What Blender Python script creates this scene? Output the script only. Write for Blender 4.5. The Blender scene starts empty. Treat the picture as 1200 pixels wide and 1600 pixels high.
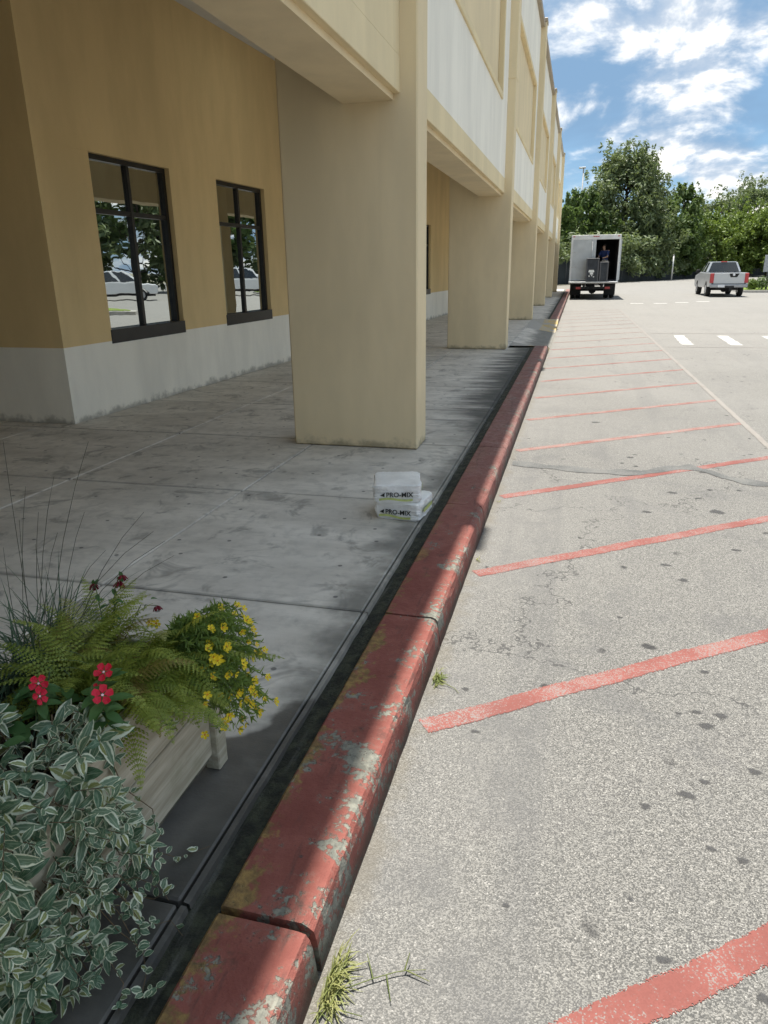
import bpy, bmesh, math, random
from mathutils import Vector, Matrix, Euler
R = math.radians
scene = bpy.context.scene
col = scene.collection
random.seed(7)

# ---------------------------------------------------------------- camera
CAM_H = 1.65
WX = Vector((0.96810637, 0.06784811, -0.2411777))     # street axes seen in camera space
WY = Vector((0.25015993, -0.3147437, 0.91561805))
WZ = Vector((-0.01378621, -0.94674867, -0.32167826))
rot = Matrix((WX, WY, WZ))
right = rot @ Vector((1, 0, 0)); up = rot @ Vector((0, -1, 0)); back = rot @ Vector((0, 0, -1))
cam_d = bpy.data.cameras.new('camera'); cam = bpy.data.objects.new('camera', cam_d); col.objects.link(cam)
m = Matrix.Identity(4)
for i in range(3):
    m[i][0] = right[i]; m[i][1] = up[i]; m[i][2] = back[i]
m[2][3] = CAM_H
cam.matrix_world = m
cam_d.sensor_fit = 'VERTICAL'; cam_d.sensor_height = 36; cam_d.sensor_width = 36
cam_d.lens = 1120 / 1600 * 36
cam_d.clip_start = 0.05; cam_d.clip_end = 3000
scene.camera = cam
scene.cycles.max_bounces = 5; scene.cycles.diffuse_bounces = 4; scene.cycles.glossy_bounces = 2; scene.cycles.transmission_bounces = 2
scene.render.resolution_x = 768; scene.render.resolution_y = 1024

# ---------------------------------------------------------------- sky, sun, exposure
SUN = Vector((-0.1003, 0.24, 1.0)).normalized()
scene.view_settings.view_transform = 'Standard'; scene.view_settings.look = 'None'
scene.view_settings.gamma = 1.0; scene.view_settings.use_curve_mapping = False
scene.view_settings.exposure = 2.22
sd = bpy.data.lights.new('sun', 'SUN'); sd.energy = 2.0; sd.angle = R(0.55); sd.color = (1.0, 0.955, 0.88)
so = bpy.data.objects.new('sun', sd); col.objects.link(so)
so.rotation_euler = SUN.to_track_quat('Z', 'Y').to_euler(); so.location = (0, 0, 40)

world = bpy.data.worlds.new('World'); scene.world = world; world.use_nodes = True


class NT:
    """small helper to write node graphs as calls"""
    def __init__(s, tree):
        s.t = tree; s.dim = '3D'; s.cap = 4; tree.nodes.clear()

    def n(s, typ, ins=None, out=0, **props):
        nd = s.t.nodes.new(typ)
        for k, v in props.items():
            setattr(nd, k, v)
        for k, v in (ins or {}).items():
            sock = nd.inputs[k]
            if isinstance(v, bpy.types.NodeSocket):
                s.t.links.new(v, sock)
            else:
                sock.default_value = v
        return nd.outputs[out] if len(nd.outputs) else None

    def math(s, op, a, b=0.0, clamp=False):
        return s.n('ShaderNodeMath', {0: a, 1: b}, operation=op, use_clamp=clamp)

    def vmath(s, op, a, b=(0, 0, 0), out=0):
        return s.n('ShaderNodeVectorMath', {0: a, 1: b}, operation=op, out=out)

    def mix(s, f, a, b, typ='MIX'):
        nd = s.t.nodes.new('ShaderNodeMix'); nd.data_type = 'RGBA'; nd.blend_type = typ
        for i, v in ((0, f), (6, a), (7, b)):
            if isinstance(v, bpy.types.NodeSocket):
                s.t.links.new(v, nd.inputs[i])
            else:
                if i and len(v) == 3:
                    v = (*v, 1)
                nd.inputs[i].default_value = v
        return nd.outputs[2]

    def ramp(s, f, lo, hi, a=0.0, b=1.0):
        return s.n('ShaderNodeMapRange', {0: f, 1: lo, 2: hi, 3: a, 4: b}, interpolation_type='SMOOTHSTEP')

    def noise(s, vec, scale, detail=4, rough=0.55, dist=0.0, out=0):
        return s.n('ShaderNodeTexNoise', {'Vector': vec, 'Scale': scale, 'Detail': min(detail, s.cap), 'Roughness': rough,
                                         'Distortion': dist}, out=out, noise_dimensions=s.dim)

    def voro(s, vec, scale, out=0, **kw):
        return s.n('ShaderNodeTexVoronoi', {'Vector': vec, 'Scale': scale}, out=out, voronoi_dimensions=s.dim, **kw)

    def pos(s):
        return s.n('ShaderNodeNewGeometry')

    def sep(s, v):
        nd = s.t.nodes.new('ShaderNodeSeparateXYZ'); s.t.links.new(v, nd.inputs[0]); return nd.outputs

    def comb(s, x, y, z):
        return s.n('ShaderNodeCombineXYZ', {0: x, 1: y, 2: z})


w = NT(world.node_tree); w.dim = '2D'; w.cap = 7
skyc = w.n('ShaderNodeTexSky', sky_type='NISHITA', sun_disc=False, sun_elevation=math.asin(SUN.z),
           sun_rotation=math.atan2(SUN.x, SUN.y), altitude=200, air_density=1.0, dust_density=1.2, ozone_density=1.6)
gen = w.n('ShaderNodeTexCoord')
dx, dy, dz = w.sep(gen)
den = w.math('ADD', w.math('MAXIMUM', dz, 0.0), 0.40)
cp = w.comb(w.math('DIVIDE', dx, den), w.math('DIVIDE', dy, den), 0.0)
cp2 = w.vmath('ADD', cp, (3.2, 0.0, 1.7))
big = w.noise(cp2, 1.5, 5, 0.55, 0.4)
cover = w.ramp(w.noise(w.vmath('ADD', cp, (3.415, 7.735, 0.9)), 1.2, 3, 0.5), 0.3, 0.7, -0.07, 0.09)
puf = w.math('ADD', w.noise(w.vmath('ADD', cp, (3.4, 7.7, 0.4)), 4.6, 10, 0.58, 0.15), cover)
shade = w.math('ADD', w.noise(w.vmath('ADD', cp, (3.415, 7.735, 0.41)), 4.6, 5, 0.55, 0.15), cover)
veil = w.ramp(big, 0.38, 0.62)
pm = w.ramp(puf, 0.37, 0.70)
cshade = w.ramp(w.math('SUBTRACT', puf, shade), -0.10, 0.15)
sky_b = w.mix(0.6, w.mix(1.0, skyc, (0.20, 0.22, 0.24), 'MULTIPLY'), (0.35, 0.70, 1.09))
c1 = w.mix(w.math('MULTIPLY', veil, 0.85), sky_b, (0.37, 0.61, 0.93))
cw = w.mix(cshade, (0.85, 1.0, 1.2), (2.5, 2.38, 2.2))
c2 = w.mix(pm, c1, cw)
bg = w.n('ShaderNodeBackground', {'Color': c2, 'Strength': 0.15})
w.n('ShaderNodeOutputWorld', {'Surface': bg})


# ---------------------------------------------------------------- material helpers
MATS = {}


def newmat(name):
    mt = bpy.data.materials.new(name); mt.use_nodes = True
    MATS[name] = mt
    return mt, NT(mt.node_tree)


def finish(t, color, rough=0.8, bump=None, bstr=0.2, bdist=0.01, metal=0.0, spec=0.4, extra=None):
    ins = {'Base Color': color if isinstance(color, bpy.types.NodeSocket) else (*color, 1), 'Roughness': rough,
           'Metallic': metal, 'Specular IOR Level': spec}
    if bump is not None:
        ins['Normal'] = t.n('ShaderNodeBump', {'Height': bump, 'Strength': bstr, 'Distance': bdist})
    ins.update(extra or {})
    b = t.n('ShaderNodeBsdfPrincipled', ins)
    t.n('ShaderNodeOutputMaterial', {'Surface': b})


def simple(name, c, rough=0.6, var=0.12, scale=6.0, metal=0.0, spec=0.4, bstr=0.0):
    mt, t = newmat(name)
    p = t.pos()
    nz = t.noise(p, scale, 3, 0.6)
    f = t.ramp(nz, 0.3, 0.7)
    cc = t.mix(f, tuple(x * (1 - var) for x in c), tuple(min(1, x * (1 + var)) for x in c))
    finish(t, cc, rough, bump=t.noise(p, scale * 8, 3) if bstr else None, bstr=bstr, metal=metal, spec=spec)
    return mt


def stucco(name, c, dark=0.92):
    mt, t = newmat(name)
    p = t.pos()
    x, y, z = t.sep(p)
    broad = t.ramp(t.noise(t.vmath('MULTIPLY', p, (1.2, 1.2, 0.35)), 1.6, 6, 0.6), 0.32, 0.7)
    grain = t.noise(p, 220, 3, 0.6)
    c1 = t.mix(broad, tuple(v * dark for v in c), tuple(min(1, v * 1.05) for v in c))
    c2 = t.mix(t.math('MULTIPLY', t.ramp(grain, 0.35, 0.7), 0.16), c1, tuple(v * 0.62 for v in c))
    # splash-back grime close to the pavement, ragged upper edge
    gz = t.math('ADD', z, t.math('MULTIPLY', t.noise(p, 5, 5, 0.65), -0.32))
    c3 = t.mix(t.ramp(gz, 0.07, -0.03, 0, 0.55), c2, (0.10, 0.095, 0.07))
    # thin vertical runs
    run = t.noise(t.vmath('MULTIPLY', p, (9, 9, 0.25)), 1.0, 5, 0.6)
    c4 = t.mix(t.ramp(run, 0.60, 0.80, 0, 0.16), c3, tuple(v * 0.66 for v in c))
    hgt = t.math('ADD', t.noise(p, 160, 4, 0.7), t.math('MULTIPLY', t.noise(p, 22, 3), 0.5))
    finish(t, c4, 0.92, hgt, 0.35, 0.004, spec=0.15)
    return mt


stucco('tan_wall', (0.74, 0.555, 0.285))
stucco('tan_stucco', (0.78, 0.65, 0.42))
stucco('gold_stucco', (0.79, 0.665, 0.42))
stucco('white_stucco', (0.90, 0.86, 0.745))
stucco('grey_stucco', (0.50, 0.50, 0.46))
simple('soffit', (0.72, 0.71, 0.68), 0.9, 0.06, 3)
simple('coping', (0.34, 0.28, 0.20), 0.5, 0.1, 4)

# concrete pavement: grey, trowelled, stained along the kerb and wet beside the planter
mt, t = newmat('concrete'); t.dim = '2D'
p = t.pos(); X, Y, Z = t.sep(p)
b1 = t.noise(t.vmath('MULTIPLY', p, (1.0, 2.2, 1)), 1.1, 8, 0.62)
b2 = t.noise(p, 9, 6, 0.65)
fine = t.noise(p, 260, 2)
c = t.mix(t.ramp(b1, 0.28, 0.72), (0.53, 0.495, 0.43), (0.70, 0.66, 0.58))
c = t.mix(t.ramp(b2, 0.42, 0.75, 0, 0.45), c, (0.36, 0.34, 0.30))
c = t.mix(t.math('MULTIPLY', t.ramp(fine, 0.4, 0.7), 0.25), c, (0.58, 0.55, 0.50))
# brushed finish streaks across the walk
st = t.noise(t.vmath('MULTIPLY', p, (2.0, 34, 1)), 1.0, 7, 0.75)
c = t.mix(t.ramp(st, 0.5, 0.85, 0, 0.25), c, (0.20, 0.195, 0.18))
# black algae streaks running along the kerb side between the columns
k = t.math('ADD', X, t.math('MULTIPLY', t.noise(t.vmath('MULTIPLY', p, (0.7, 5.0, 1)), 1.0, 5, 0.7), 1.35))
alg = t.math('MULTIPLY', t.ramp(k, -0.85, -0.22), t.ramp(Y, 5.2, 8.5))
alg = t.math('MULTIPLY', alg, t.ramp(Y, 15.2, 14.2))
c = t.mix(t.math('MULTIPLY', alg, 0.85), c, (0.035, 0.037, 0.035))
k2 = t.math('ADD', X, t.math('MULTIPLY', t.noise(p, 2.6, 5, 0.6), 0.5))
c = t.mix(t.math('MULTIPLY', t.ramp(k2, -0.85, -0.55), 0.7), c, (0.055, 0.058, 0.05))
# drying wet patch around the planter
wn = t.math('MULTIPLY', t.math('SUBTRACT', t.noise(p, 3.2, 4, 0.5), 0.5), 0.55)
wy = t.math('ADD', t.math('SUBTRACT', Y, t.math('MULTIPLY', X, 1.7)), wn)     # slanting front
wet = t.ramp(wy, 3.70, 3.62)
wet = t.math('MULTIPLY', wet, t.ramp(t.math('ADD', X, wn), -1.62, -1.5))
c = t.mix(t.math('MULTIPLY', wet, 0.78), c, (0.035, 0.034, 0.031))
# dirt spread out from the joints and foot traffic marks
foot = t.noise(t.vmath('ADD', p, (7, 3, 0)), 3.3, 9, 0.72, 0.4)
c = t.mix(t.ramp(foot, 0.54, 0.70, 0, 0.5), c, (0.15, 0.145, 0.13))
jy = t.math('ABSOLUTE', t.math('SUBTRACT', t.math('FRACT', t.math('DIVIDE', t.math('SUBTRACT', Y, 1.22 - 0.8325), 1.665)), 0.5))
c = t.mix(t.math('MULTIPLY', t.ramp(t.math('ADD', jy, t.math('MULTIPLY', foot, 0.03)), 0.035, 0.012), 0.45), c, (0.13, 0.125, 0.115))
# old chewing-gum spots
vg = t.voro(p, 2.3)
c = t.mix(t.ramp(vg, 0.035, 0.02, 0, 0.7), c, (0.06, 0.06, 0.06))
rg = t.ramp(wet, 0, 1, 0.86, 0.42)
finish(t, c, rg, t.math('ADD', t.noise(p, 120, 4, 0.6), t.math('MULTIPLY', st, 0.6)), 0.22, 0.003, spec=0.3)

# moss-filled strip behind the kerb
mt, t = newmat('moss_strip'); t.dim = '2D'
p = t.pos()
n1 = t.noise(p, 14, 7, 0.7); n2 = t.noise(t.vmath('MULTIPLY', p, (22, 2, 1)), 1.0, 5, 0.6)
c = t.mix(t.ramp(n1, 0.35, 0.7), (0.016, 0.018, 0.013), (0.05, 0.055, 0.034))
c = t.mix(t.ramp(n2, 0.55, 0.75, 0, 0.7), c, (0.11, 0.112, 0.10))
finish(t, c, 0.9, t.noise(p, 60, 6, 0.7), 0.8, 0.012)

# kerb: red paint, chipped to concrete, lichen on the inner side, grime
mt, t = newmat('kerb_paint')
p = t.pos(); X, Y, Z = t.sep(p)
n1 = t.noise(p, 5, 8, 0.68, 0.3); n2 = t.math('ADD', t.math('MULTIPLY', t.noise(p, 3.1, 4, 0.62, 0.6), 0.7), t.math('MULTIPLY', t.noise(p, 36, 4, 0.65), 0.3)); n3 = t.noise(p, 30, 5, 0.7)
red = t.mix(t.ramp(n1, 0.3, 0.7), (0.195, 0.060, 0.047), (0.275, 0.100, 0.078))
red = t.mix(t.ramp(n3, 0.52, 0.74, 0, 0.55), red, (0.172, 0.0473, 0.0387))
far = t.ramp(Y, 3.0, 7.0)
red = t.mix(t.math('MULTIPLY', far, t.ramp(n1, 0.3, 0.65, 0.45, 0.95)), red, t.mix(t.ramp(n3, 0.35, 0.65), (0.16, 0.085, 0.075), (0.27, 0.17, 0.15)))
conc = t.mix(t.ramp(n3, 0.35, 0.65), (0.1462, 0.1479, 0.1247), (0.2494, 0.2451, 0.2021))
# chips: more of them along the traffic edge
edge = t.ramp(X, -0.66, -0.53, 0, 0.055)
near = t.ramp(Y, 4.0, 1.0, -0.02, 0.03)
ch = t.math('ADD', t.math('ADD', t.math('ADD', t.math('MULTIPLY', t.noise(p, 5.0, 4, 0.6, 0.4), 0.62), t.math('MULTIPLY', t.noise(p, 42, 4, 0.65), 0.38)), edge), near)
c = t.mix(t.ramp(ch, 0.55, 0.59, 0, 0.55), red, (0.2322, 0.129, 0.1032))
c = t.mix(t.ramp(ch, 0.585, 0.61), c, conc)
scuff = t.noise(t.vmath('MULTIPLY', p, (26, 3.0, 10)), 1.0, 6, 0.7)
c = t.mix(t.ramp(scuff, 0.56, 0.72, 0, 0.6), c, (0.086, 0.0473, 0.04128))
pit = t.voro(p, 60.0)
c = t.mix(t.math('MULTIPLY', t.ramp(pit, 0.22, 0.10), t.ramp(n1, 0.4, 0.62, 0, 0.75)), c, (0.0516, 0.0344, 0.0301))
# yellow-ochre lichen and older yellow paint on the inner side
li = t.math('ADD', t.math('MULTIPLY', X, -1.0), t.math('MULTIPLY', t.math('SUBTRACT', n2, 0.53), 0.85))
lm = t.math('MULTIPLY', t.ramp(li, 0.69, 0.74), t.ramp(Y, 5.2, 2.5, 0.1, 0.85))
c = t.mix(lm, c, t.mix(t.ramp(n3, 0.35, 0.7), (0.129, 0.0946, 0.0387), (0.3096, 0.215, 0.0731)))
c = t.mix(t.ramp(t.noise(p, 9, 8, 0.7), 0.6, 0.72, 0, 0.55), c, (0.0602, 0.0473, 0.0387))
vs = t.voro(p, 7.0)
c = t.mix(t.ramp(vs, 0.07, 0.05, 0, 0.8), c, (0.0774, 0.0602, 0.0559))
# road grime low on the face
c = t.mix(t.ramp(t.math('ADD', Z, t.math('MULTIPLY', t.noise(p, 11, 5, 0.7), -0.09)), 0.04, -0.03, 0, 0.8), c, (0.043, 0.0387, 0.0301))
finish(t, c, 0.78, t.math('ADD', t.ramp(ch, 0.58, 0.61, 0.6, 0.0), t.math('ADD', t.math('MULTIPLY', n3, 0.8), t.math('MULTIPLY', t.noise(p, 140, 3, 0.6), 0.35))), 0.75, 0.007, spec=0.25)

mt, t = newmat('yellow_kerb_paint')
p = t.pos()
ch = t.noise(p, 4.5, 8, 0.66)
c = t.mix(t.math('MAXIMUM', t.ramp(ch, 0.44, 0.56), t.ramp(t.sep(p)[0], -0.85, -0.95)), (0.50, 0.36, 0.13), (0.36, 0.34, 0.30))
finish(t, c, 0.8, ch, 0.2, 0.01)

# asphalt: pale worn aggregate
mt, t = newmat('asphalt'); t.dim = '2D'
p = t.pos(); X, Y, Z = t.sep(p)
v1f = t.voro(p, 270.0, out=0)
v1 = v1f.node.outputs[1]
vr = t.sep(v1)[0]
c = t.mix(t.ramp(vr, 0.05, 0.95), (0.0943, 0.09266, 0.08692), (0.2747, 0.2665, 0.246))
c = t.mix(t.ramp(v1f, 0.35, 0.75, 0, 0.6), c, (0.0492, 0.0492, 0.04756))
c = t.mix(t.ramp(vr, 0.965, 0.99), c, (0.3772, 0.3649, 0.3403))
c = t.mix(t.ramp(t.noise(p, 55, 3), 0.45, 0.75, 0, 0.35), c, (0.082, 0.082, 0.082))
big = t.noise(p, 0.55, 6, 0.55)
c = t.mix(t.ramp(big, 0.35, 0.7, 0, 0.30), c, (0.2132, 0.2091, 0.1968))
c = t.mix(t.ramp(t.noise(p, 2.2, 7, 0.65), 0.50, 0.75, 0, 0.38), c, (0.0902, 0.0902, 0.09266))
trk = t.noise(t.vmath('MULTIPLY', p, (2.6, 0.12, 1)), 1.0, 5, 0.6)
c = t.mix(t.ramp(trk, 0.52, 0.72, 0, 0.30), c, (0.0984, 0.0984, 0.1))
crk = t.voro(t.vmath('ADD', p, t.vmath('MULTIPLY', t.noise(p, 2.5, 6, 0.7, out=1), (0.7, 0.7, 0))), 0.55, feature='DISTANCE_TO_EDGE')
c = t.mix(t.math('MULTIPLY', t.ramp(crk, 0.006, 0.002, 0, 0.75), t.ramp(t.noise(t.vmath('ADD', p, (9, 9, 0)), 0.5, 2), 0.50, 0.56)), c, (0.0492, 0.0492, 0.0492))
# paler towards the far side of the lot
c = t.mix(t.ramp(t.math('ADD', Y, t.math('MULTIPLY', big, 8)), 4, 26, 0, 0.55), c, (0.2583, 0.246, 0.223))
# oil drips: small ragged dark spots, in a loose row where cars stop
sp = t.vmath('ADD', p, t.vmath('MULTIPLY', t.noise(p, 14, 3, out=1), (0.06, 0.06, 0)))
vo = t.voro(sp, 2.5)
lane = t.ramp(t.noise(t.vmath('ADD', p, (4, 1, 0)), 0.9, 3), 0.50, 0.58)
c = t.mix(t.math('MULTIPLY', t.ramp(t.math('ADD', vo, t.math('MULTIPLY', big, 0.10)), 0.115, 0.07, 0, 0.8), lane), c, (0.0246, 0.0246, 0.02624))
# dust and sand collected at the foot of the kerb
dn = t.math('ADD', X, t.math('MULTIPLY', t.noise(p, 7, 5, 0.6), 0.22))
c = t.mix(t.ramp(dn, -0.30, -0.42, 0, 0.45), c, (0.1558, 0.1353, 0.0984))
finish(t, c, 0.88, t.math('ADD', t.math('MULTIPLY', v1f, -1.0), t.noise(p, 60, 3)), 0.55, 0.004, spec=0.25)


def paint(name, col_, wear, under=(0.205, 0.2009, 0.1886), lo=0.57):
    mt, t = newmat(name); t.dim = '2D'
    p = t.pos()
    vr = t.sep(t.voro(p, 270.0, out=1))[0]
    a = t.noise(p, 2.4, 8, 0.68); b = t.noise(p, 70, 3, 0.6)
    c = t.mix(t.ramp(a, 0.3, 0.7), tuple(v * 0.86 for v in col_), tuple(min(1, v * 1.12) for v in col_))
    c = t.mix(t.ramp(vr, 0.1, 0.9, 0, 0.30), c, tuple(v * 0.55 for v in col_))
    f = t.math('ADD', t.math('ADD', t.math('MULTIPLY', b, 0.30), t.math('MULTIPLY', a, 0.52)), t.math('MULTIPLY', t.math('SUBTRACT', vr, 0.22), 0.30))
    c = t.mix(t.ramp(t.noise(p, 1.1, 5, 0.65), 0.5, 0.75, 0, 0.35), c, tuple(v * 0.5 + 0.03 for v in col_))
    c = t.mix(t.ramp(f, lo, lo + 0.10, 0, wear), c, under)
    u = t.sep(t.n('ShaderNodeTexCoord', out=2))[0]
    edge = t.math('SUBTRACT', 1.0, t.math('ABSOLUTE', t.math('MULTIPLY', t.math('SUBTRACT', u, 0.5), 2.0)))
    thr = t.math('MULTIPLY', t.math('ADD', t.math('MULTIPLY', vr, 0.6), t.math('MULTIPLY', b, 0.6)), 0.26)
    al = t.math('GREATER_THAN', edge, thr)
    bs = t.n('ShaderNodeBsdfPrincipled', {'Base Color': c, 'Roughness': 0.8, 'Specular IOR Level': 0.25})
    t.n('ShaderNodeOutputMaterial', {'Surface': t.n('ShaderNodeMixShader', {0: al, 1: t.n('ShaderNodeBsdfTransparent'), 2: bs})})


paint('red_line', (0.225, 0.077, 0.064), 0.85, lo=0.54)
paint('red_line_worn', (0.238, 0.105, 0.087), 0.9, (0.2214, 0.2116, 0.1927), 0.50)
paint('pink_line_faint', (0.2132, 0.1353, 0.1148), 0.85, (0.2214, 0.2091, 0.1902), 0.50)
paint('oil', (0.0451, 0.0451, 0.04756), 0.6, (0.123, 0.1214, 0.1148), 0.56)
mt, t = newmat('oil_stain'); t.dim = '2D'
p = t.pos()
u = t.sep(t.n('ShaderNodeTexCoord', out=2))[0]
edge = t.math('SUBTRACT', 1.0, t.math('MULTIPLY', t.math('SUBTRACT', u, 0.5), 2.0))
vr = t.sep(t.voro(p, 270.0, out=1))[0]
al = t.math('MULTIPLY', t.ramp(t.math('ADD', edge, t.math('MULTIPLY', t.math('SUBTRACT', t.noise(p, 60, 3), 0.5), 0.7)), 0.05, 0.5), t.math('ADD', 0.40, t.math('MULTIPLY', vr, 0.35)))
bs = t.n('ShaderNodeBsdfPrincipled', {'Base Color': (0.035, 0.035, 0.037, 1), 'Roughness': 0.7})
t.n('ShaderNodeOutputMaterial', {'Surface': t.n('ShaderNodeMixShader', {0: al, 1: t.n('ShaderNodeBsdfTransparent'), 2: bs})})
paint('ghost_line', (0.232, 0.208, 0.188), 1.0, (0.2214, 0.2091, 0.1902), 0.42)
paint('white_line', (0.492, 0.4838, 0.451), 0.8, (0.2214, 0.2116, 0.1927), 0.53)
paint('tar', (0.10, 0.102, 0.10), 0.85, (0.164, 0.1599, 0.1476), 0.5)
simple('earth', (0.20, 0.19, 0.13), 0.95, 0.3, 0.6)
simple('soil', (0.035, 0.025, 0.018), 0.95, 0.4, 40, bstr=0.8)
simple('window_frame', (0.018, 0.016, 0.014), 0.35, 0.2, 10)
simple('lamp_white', (0.7, 0.7, 0.68), 0.5)
simple('interior', (0.05, 0.05, 0.05), 0.9)
mt, t = newmat('tinted_glass')
p = t.pos()
wav = t.noise(t.vmath('MULTIPLY', p, (1, 1.6, 1.1)), 1.3, 2)
nb = t.n('ShaderNodeBump', {'Height': wav, 'Strength': 0.10, 'Distance': 0.01})
g = t.n('ShaderNodeBsdfGlossy', {'Color': (0.86, 0.92, 0.92, 1), 'Roughness': 0.006, 'Normal': nb})
d = t.n('ShaderNodeBsdfDiffuse', {'Color': (0.012, 0.012, 0.013, 1)})
fr = t.n('ShaderNodeFresnel', {'IOR': 1.5})
t.n('ShaderNodeOutputMaterial', {'Surface': t.n('ShaderNodeMixShader', {0: t.math('ADD', t.math('MULTIPLY', fr, 1.2), 0.50, True), 1: d, 2: g})})
mt, t = newmat('tube_light')
t.n('ShaderNodeOutputMaterial', {'Surface': t.n('ShaderNodeEmission', {'Color': (0.95, 1, 0.95, 1), 'Strength': 1.6})})

# planter wood
mt, t = newmat('weathered_board')
p = t.pos()
gr = t.noise(t.vmath('MULTIPLY', p, (26, 2.2, 30)), 1.0, 7, 0.65)
bl = t.noise(p, 4.5, 6, 0.6)
c = t.mix(t.ramp(gr, 0.3, 0.72), (0.31, 0.28, 0.205), (0.53, 0.495, 0.395))
c = t.mix(t.ramp(bl, 0.48, 0.72, 0, 0.6), c, (0.25, 0.25, 0.16))
finish(t, c, 0.8, gr, 0.3, 0.003)
simple('board_dark', (0.10, 0.095, 0.07), 0.85, 0.4, 12)


def leafmat(name, c1, c2, trans=0.35, scale=30, rough=0.5, spec=0.3):
    mt, t = newmat(name)
    p = t.pos()
    rnd = t.n('ShaderNodeObjectInfo', out=5)
    isl = t.n('ShaderNodeNewGeometry', out=8)
    f = t.math('ADD', t.math('MULTIPLY', t.noise(p, scale, 3), 0.5), t.math('MULTIPLY', t.math('ADD', rnd, isl), 0.28))
    c = t.mix(t.ramp(f, 0.2, 0.8), c1, c2)
    b = t.n('ShaderNodeBsdfPrincipled', {'Base Color': c, 'Roughness': rough, 'Specular IOR Level': spec})
    tr = t.n('ShaderNodeBsdfTranslucent', {'Color': t.mix(0.5, c, (c2[0] * 1.3, c2[1] * 1.3, c2[2] * 0.6))})
    t.n('ShaderNodeOutputMaterial', {'Surface': t.n('ShaderNodeMixShader', {0: trans, 1: b, 2: tr})})
    return mt


leafmat('tree_leaf_dark', (0.07, 0.10, 0.045), (0.17, 0.215, 0.10), 0.3, 0.5)
leafmat('tree_leaf_mid', (0.06, 0.10, 0.03), (0.15, 0.22, 0.065), 0.3, 0.5)
leafmat('tree_leaf_light', (0.075, 0.12, 0.022), (0.19, 0.26, 0.055), 0.3, 0.5)
leafmat('fern_leaf', (0.12, 0.175, 0.025), (0.31, 0.36, 0.07), 0.3, 14)
leafmat('fern_leaf_old', (0.16, 0.13, 0.03), (0.26, 0.22, 0.06), 0.3, 14)
leafmat('fern_leaf_pale', (0.28, 0.30, 0.09), (0.42, 0.42, 0.17), 0.3, 14)
leafmat('needle_leaf', (0.09, 0.16, 0.03), (0.22, 0.31, 0.075), 0.3, 20)
leafmat('carex_blade', (0.045, 0.085, 0.05), (0.12, 0.185, 0.115), 0.2, 9)
leafmat('seed_stem', (0.07, 0.075, 0.05), (0.12, 0.12, 0.085), 0.1, 9)
leafmat('vinca_leaf', (0.045, 0.115, 0.035), (0.10, 0.20, 0.06), 0.25, 25)
leafmat('weed_blade', (0.10, 0.14, 0.035), (0.30, 0.30, 0.12), 0.3, 30)
leafmat('lawn', (0.10, 0.16, 0.03), (0.20, 0.26, 0.06), 0.1, 3, 0.9, 0.1)
leafmat('petal_red', (0.52, 0.008, 0.028), (0.78, 0.03, 0.07), 0.3, 60)
leafmat('petal_yellow', (0.70, 0.52, 0.015), (0.85, 0.70, 0.06), 0.3, 60)
leafmat('petal_dark', (0.10, 0.004, 0.012), (0.19, 0.012, 0.025), 0.2, 60)
simple('petal_centre', (0.62, 0.25, 0.02), 0.8, 0.3, 90)
simple('petal_eye', (0.8, 0.55, 0.6), 0.8, 0.1, 90)
simple('vine_stem', (0.13, 0.09, 0.05), 0.8, 0.3, 60)
simple('green_stem', (0.10, 0.14, 0.04), 0.7, 0.3, 40)
simple('bark', (0.09, 0.072, 0.055), 0.95, 0.3, 4)

# variegated leaf: grey-green centre, cream margin, pale midrib (from the leaf's own UV)
mt, t = newmat('variegated_leaf')
uv = t.n('ShaderNodeTexCoord', out=2)
u, v, _ = t.sep(uv)
p = t.pos(); rnd = t.n('ShaderNodeObjectInfo', out=5); isl = t.n('ShaderNodeNewGeometry', out=8)
rr = t.math('FRACT', t.math('ADD', t.math('MULTIPLY', rnd, 7.3), t.math('MULTIPLY', isl, 3.1)))
ax = t.math('MULTIPLY', t.math('ABSOLUTE', t.math('SUBTRACT', u, 0.5)), 2.0)
ax2 = t.math('ADD', ax, t.math('MULTIPLY', t.math('SUBTRACT', t.noise(p, 85, 4, 0.6), 0.5), 0.6))
ax2 = t.math('ADD', ax2, t.math('MULTIPLY', t.math('SUBTRACT', rr, 0.5), 0.45))
gcol = t.mix(rr, (0.055, 0.125, 0.065), (0.15, 0.225, 0.135))
gcol = t.mix(t.ramp(t.noise(t.comb(t.math('MULTIPLY', u, 7), t.math('MULTIPLY', v, 2), rr), 2.2, 3), 0.45, 0.6, 0, 0.7), gcol, (0.20, 0.29, 0.19))
c = t.mix(t.math('MULTIPLY', t.ramp(ax2, 0.62, 0.84), t.ramp(rr, 0.02, 0.16)), t.mix(t.ramp(rr, 0.78, 0.9), gcol, (0.24, 0.27, 0.09)), t.mix(rr, (0.72, 0.72, 0.48), (0.64, 0.70, 0.56)))
c = t.mix(t.ramp(ax, 0.09, 0.03, 0, 0.55), c, (0.42, 0.48, 0.33))
b = t.n('ShaderNodeBsdfPrincipled', {'Base Color': c, 'Roughness': 0.42, 'Specular IOR Level': 0.4})
tr = t.n('ShaderNodeBsdfTranslucent', {'Color': c})
t.n('ShaderNodeOutputMaterial', {'Surface': t.n('ShaderNodeMixShader', {0: 0.25, 1: b, 2: tr})})

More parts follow.
